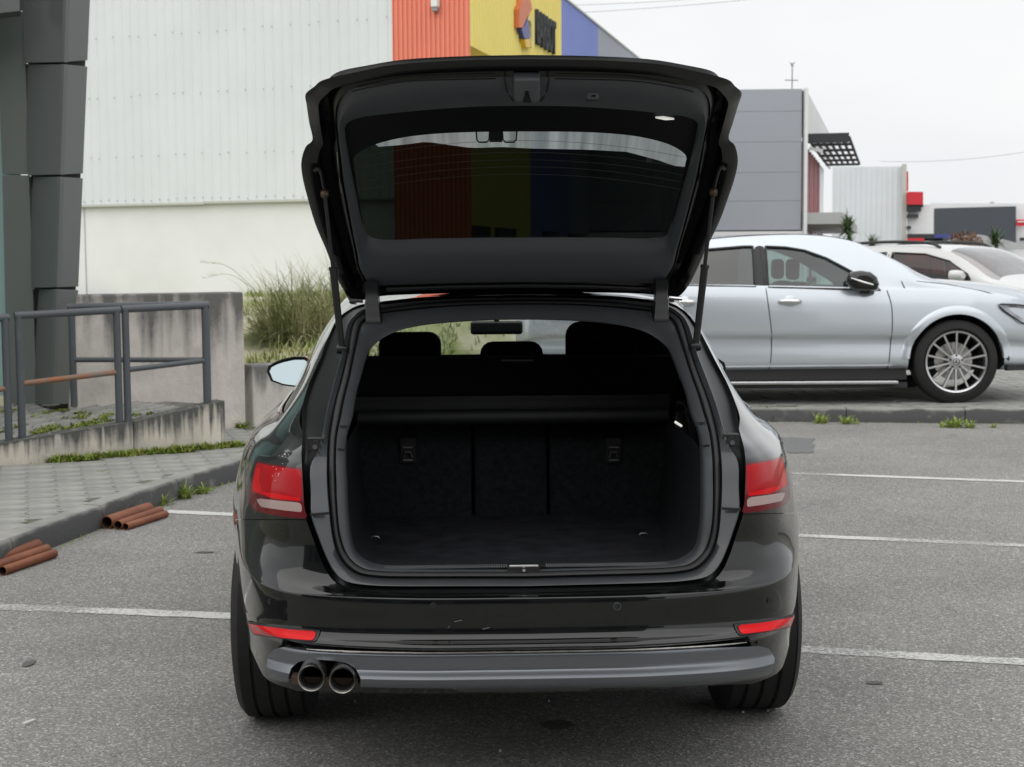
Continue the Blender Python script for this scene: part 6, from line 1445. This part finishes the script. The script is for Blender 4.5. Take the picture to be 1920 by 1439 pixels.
q = suv_pt(1712, 524); MB().bar(q + (-.04, .15, .03), q + (.12, .3, .02), .03, .02).build('wiper', 'black_plastic', suv)
MB().bar((4.52, -.93, .325), (4.78, -.86, .325), .05, .05).bar((4.78, -.86, .325), (5.0, -.5, .325), .05, .05).build('front_lip', 'black_plastic', suv)
for sx in (-.4, .4):
    for xx in (2.45, 3.1):
        o = MB().box((0, 0, 0), (.16, .48, .75)).build('seat', 'car_seat', suv, bevel=.05); o.location = (xx - .35, sx, .75); o.rotation_euler = (0, -.2, 0)
        o = MB().box((0, 0, 0), (.10, .26, .2)).build('headrest', 'car_seat', suv, bevel=.04); o.location = (xx - .46, sx, 1.24)
MB().box((3.45, 0, .9), (.4, 1.5, .2)).build('dashboard', 'car_seat', suv, bevel=.05); MB().box((2.2, 0, .42), (3.2, 1.6, .04)).build('cabin_floor', 'car_seat', suv)
# three pointed emblem on the visible front hub
hb = (4.055, -(.985 * .985 - .13) - .13 * .84 - .004, .385); mb = MB()
for k in range(3):
    t = R(90 + 120 * k); a_ = np.array([math.cos(t), 0, math.sin(t)]); s_ = np.array([-math.sin(t), 0, math.cos(t)])
    mb.add([np.array(hb) + a_ * .028, np.array(hb) + s_ * .006, np.array(hb) - s_ * .006, np.array(hb) + np.array([0, -.004, 0])], [(0, 1, 3), (0, 3, 2)])
mb.tube([np.array(hb) + np.array([.03 * math.cos(t), 0, .03 * math.sin(t)]) for t in np.linspace(0, 6.283, 25)], .0025, 5, False); mb.build('hub_emblem', 'black_plastic', suv)

# ---- white compact SUV behind it
wc_pos = at_y(1795, 490, 21.6)
wsu = empty('white_suv', (0, 0, ZG), 0, 'white compact SUV with dark roof rails parked behind the silver one', 'car')
yaw = R(-48); fwd = np.array([math.cos(yaw), math.sin(yaw)]); ctr = np.array([at_y(1800, 480, 21.5)[0], 21.5]); rear_ = ctr - fwd * 2.0
wsu.location = (rear_[0], rear_[1], ZG); wsu.rotation_euler = (0, 0, yaw)
PW = dict(L=4.40, hw=.91, wr=.345, ar=.39, axles=(.80, 3.45), rim=.235, spokes=10, paint='white_paint', flare='black_plastic',
    top=[(0, .95), (.06, 1.15), (.2, 1.40), (.45, 1.50), (.9, 1.535), (1.5, 1.545), (2.0, 1.53), (2.35, 1.48), (2.65, 1.36), (2.95, 1.19), (3.2, 1.06), (3.5, 1.02), (3.9, .97), (4.2, .88), (4.4, .65)],
    belt=[(0, .9), (.3, 1.06), (1.5, 1.03), (2.8, .99), (3.3, .95), (4.0, .86), (4.4, .6)],
    rail=[(0, .93), (.1, 1.15), (.3, 1.38), (.6, 1.46), (1.5, 1.49), (2.0, 1.46), (2.4, 1.36), (2.7, 1.2), (3.0, 1.04), (3.5, .98), (4.0, .9), (4.4, .62)],
    plan=[(0, .8), (.2, .93), (.6, 1), (3.4, 1), (4.0, .93), (4.25, .8), (4.4, .6)],
    hwg=[(0, .74), (1, .76), (2, .77), (2.6, .82), (3.2, .86), (4.4, .7)],
    bot=[(0, .4), (.4, .35), (2, .28), (4, .3), (4.4, .32)],
    ws=(2.28, 3.08), wsglass='white_screen_glass',
    windows=[[(.30, 1.10), (.42, 1.30), (.62, 1.405), (1.25, 1.425), (1.25, 1.08)], [(1.35, 1.08), (1.35, 1.425), (1.9, 1.40), (2.3, 1.30), (2.62, 1.12), (2.68, 1.04)]],
    wglass=['white_side_glass', 'white_side_glass'], gaps=[[(1.3, 1.4), (1.3, 1.0), (1.28, .4)], [(2.7, 1.02), (2.75, .7), (2.7, .35)]])
onw, _, _ = side_car(wsu, PW)
for s_ in (-1, 1):
    MB().tube(catmull([(.45, s_ * .66, 1.49), (.6, s_ * .66, 1.555), (1.3, s_ * .665, 1.58), (1.9, s_ * .67, 1.555), (2.1, s_ * .675, 1.49)], 5), .022, 8).build('roof_rail', 'black_plastic', wsu, True)
    w_ = empty('door_mirror', (2.55, s_ * .98, 1.10)); w_.parent = wsu
    rg = [[(y, x * k, z * k) for x, z in [(a * .8, b * .8) for a, b in HP]] for k, y in ((.5, .10), (.9, .07), (1, .0), (1, -.05), (.9, -.07))]
    V, F = loft(rg, True); F += [tuple(range(n)), tuple(4 * n + i for i in range(n))]; mk('mirror_housing', V, F, 'white_paint', w_, True, 60)
    for xx in (1.5, 2.2):
        o = MB().box((0, 0, 0), (.14, .46, .7)).build('seat', 'car_seat', wsu, bevel=.05); o.location = (xx - .1, s_ * .38, .75); o.rotation_euler = (0, -.15, 0)
MB().box((1.9, 0, .42), (2.8, 1.5, .04)).build('cabin_floor', 'car_seat', wsu); MB().box((2.75, 0, .88), (.5, 1.4, .16)).build('dashboard', 'car_seat', wsu, bevel=.05)
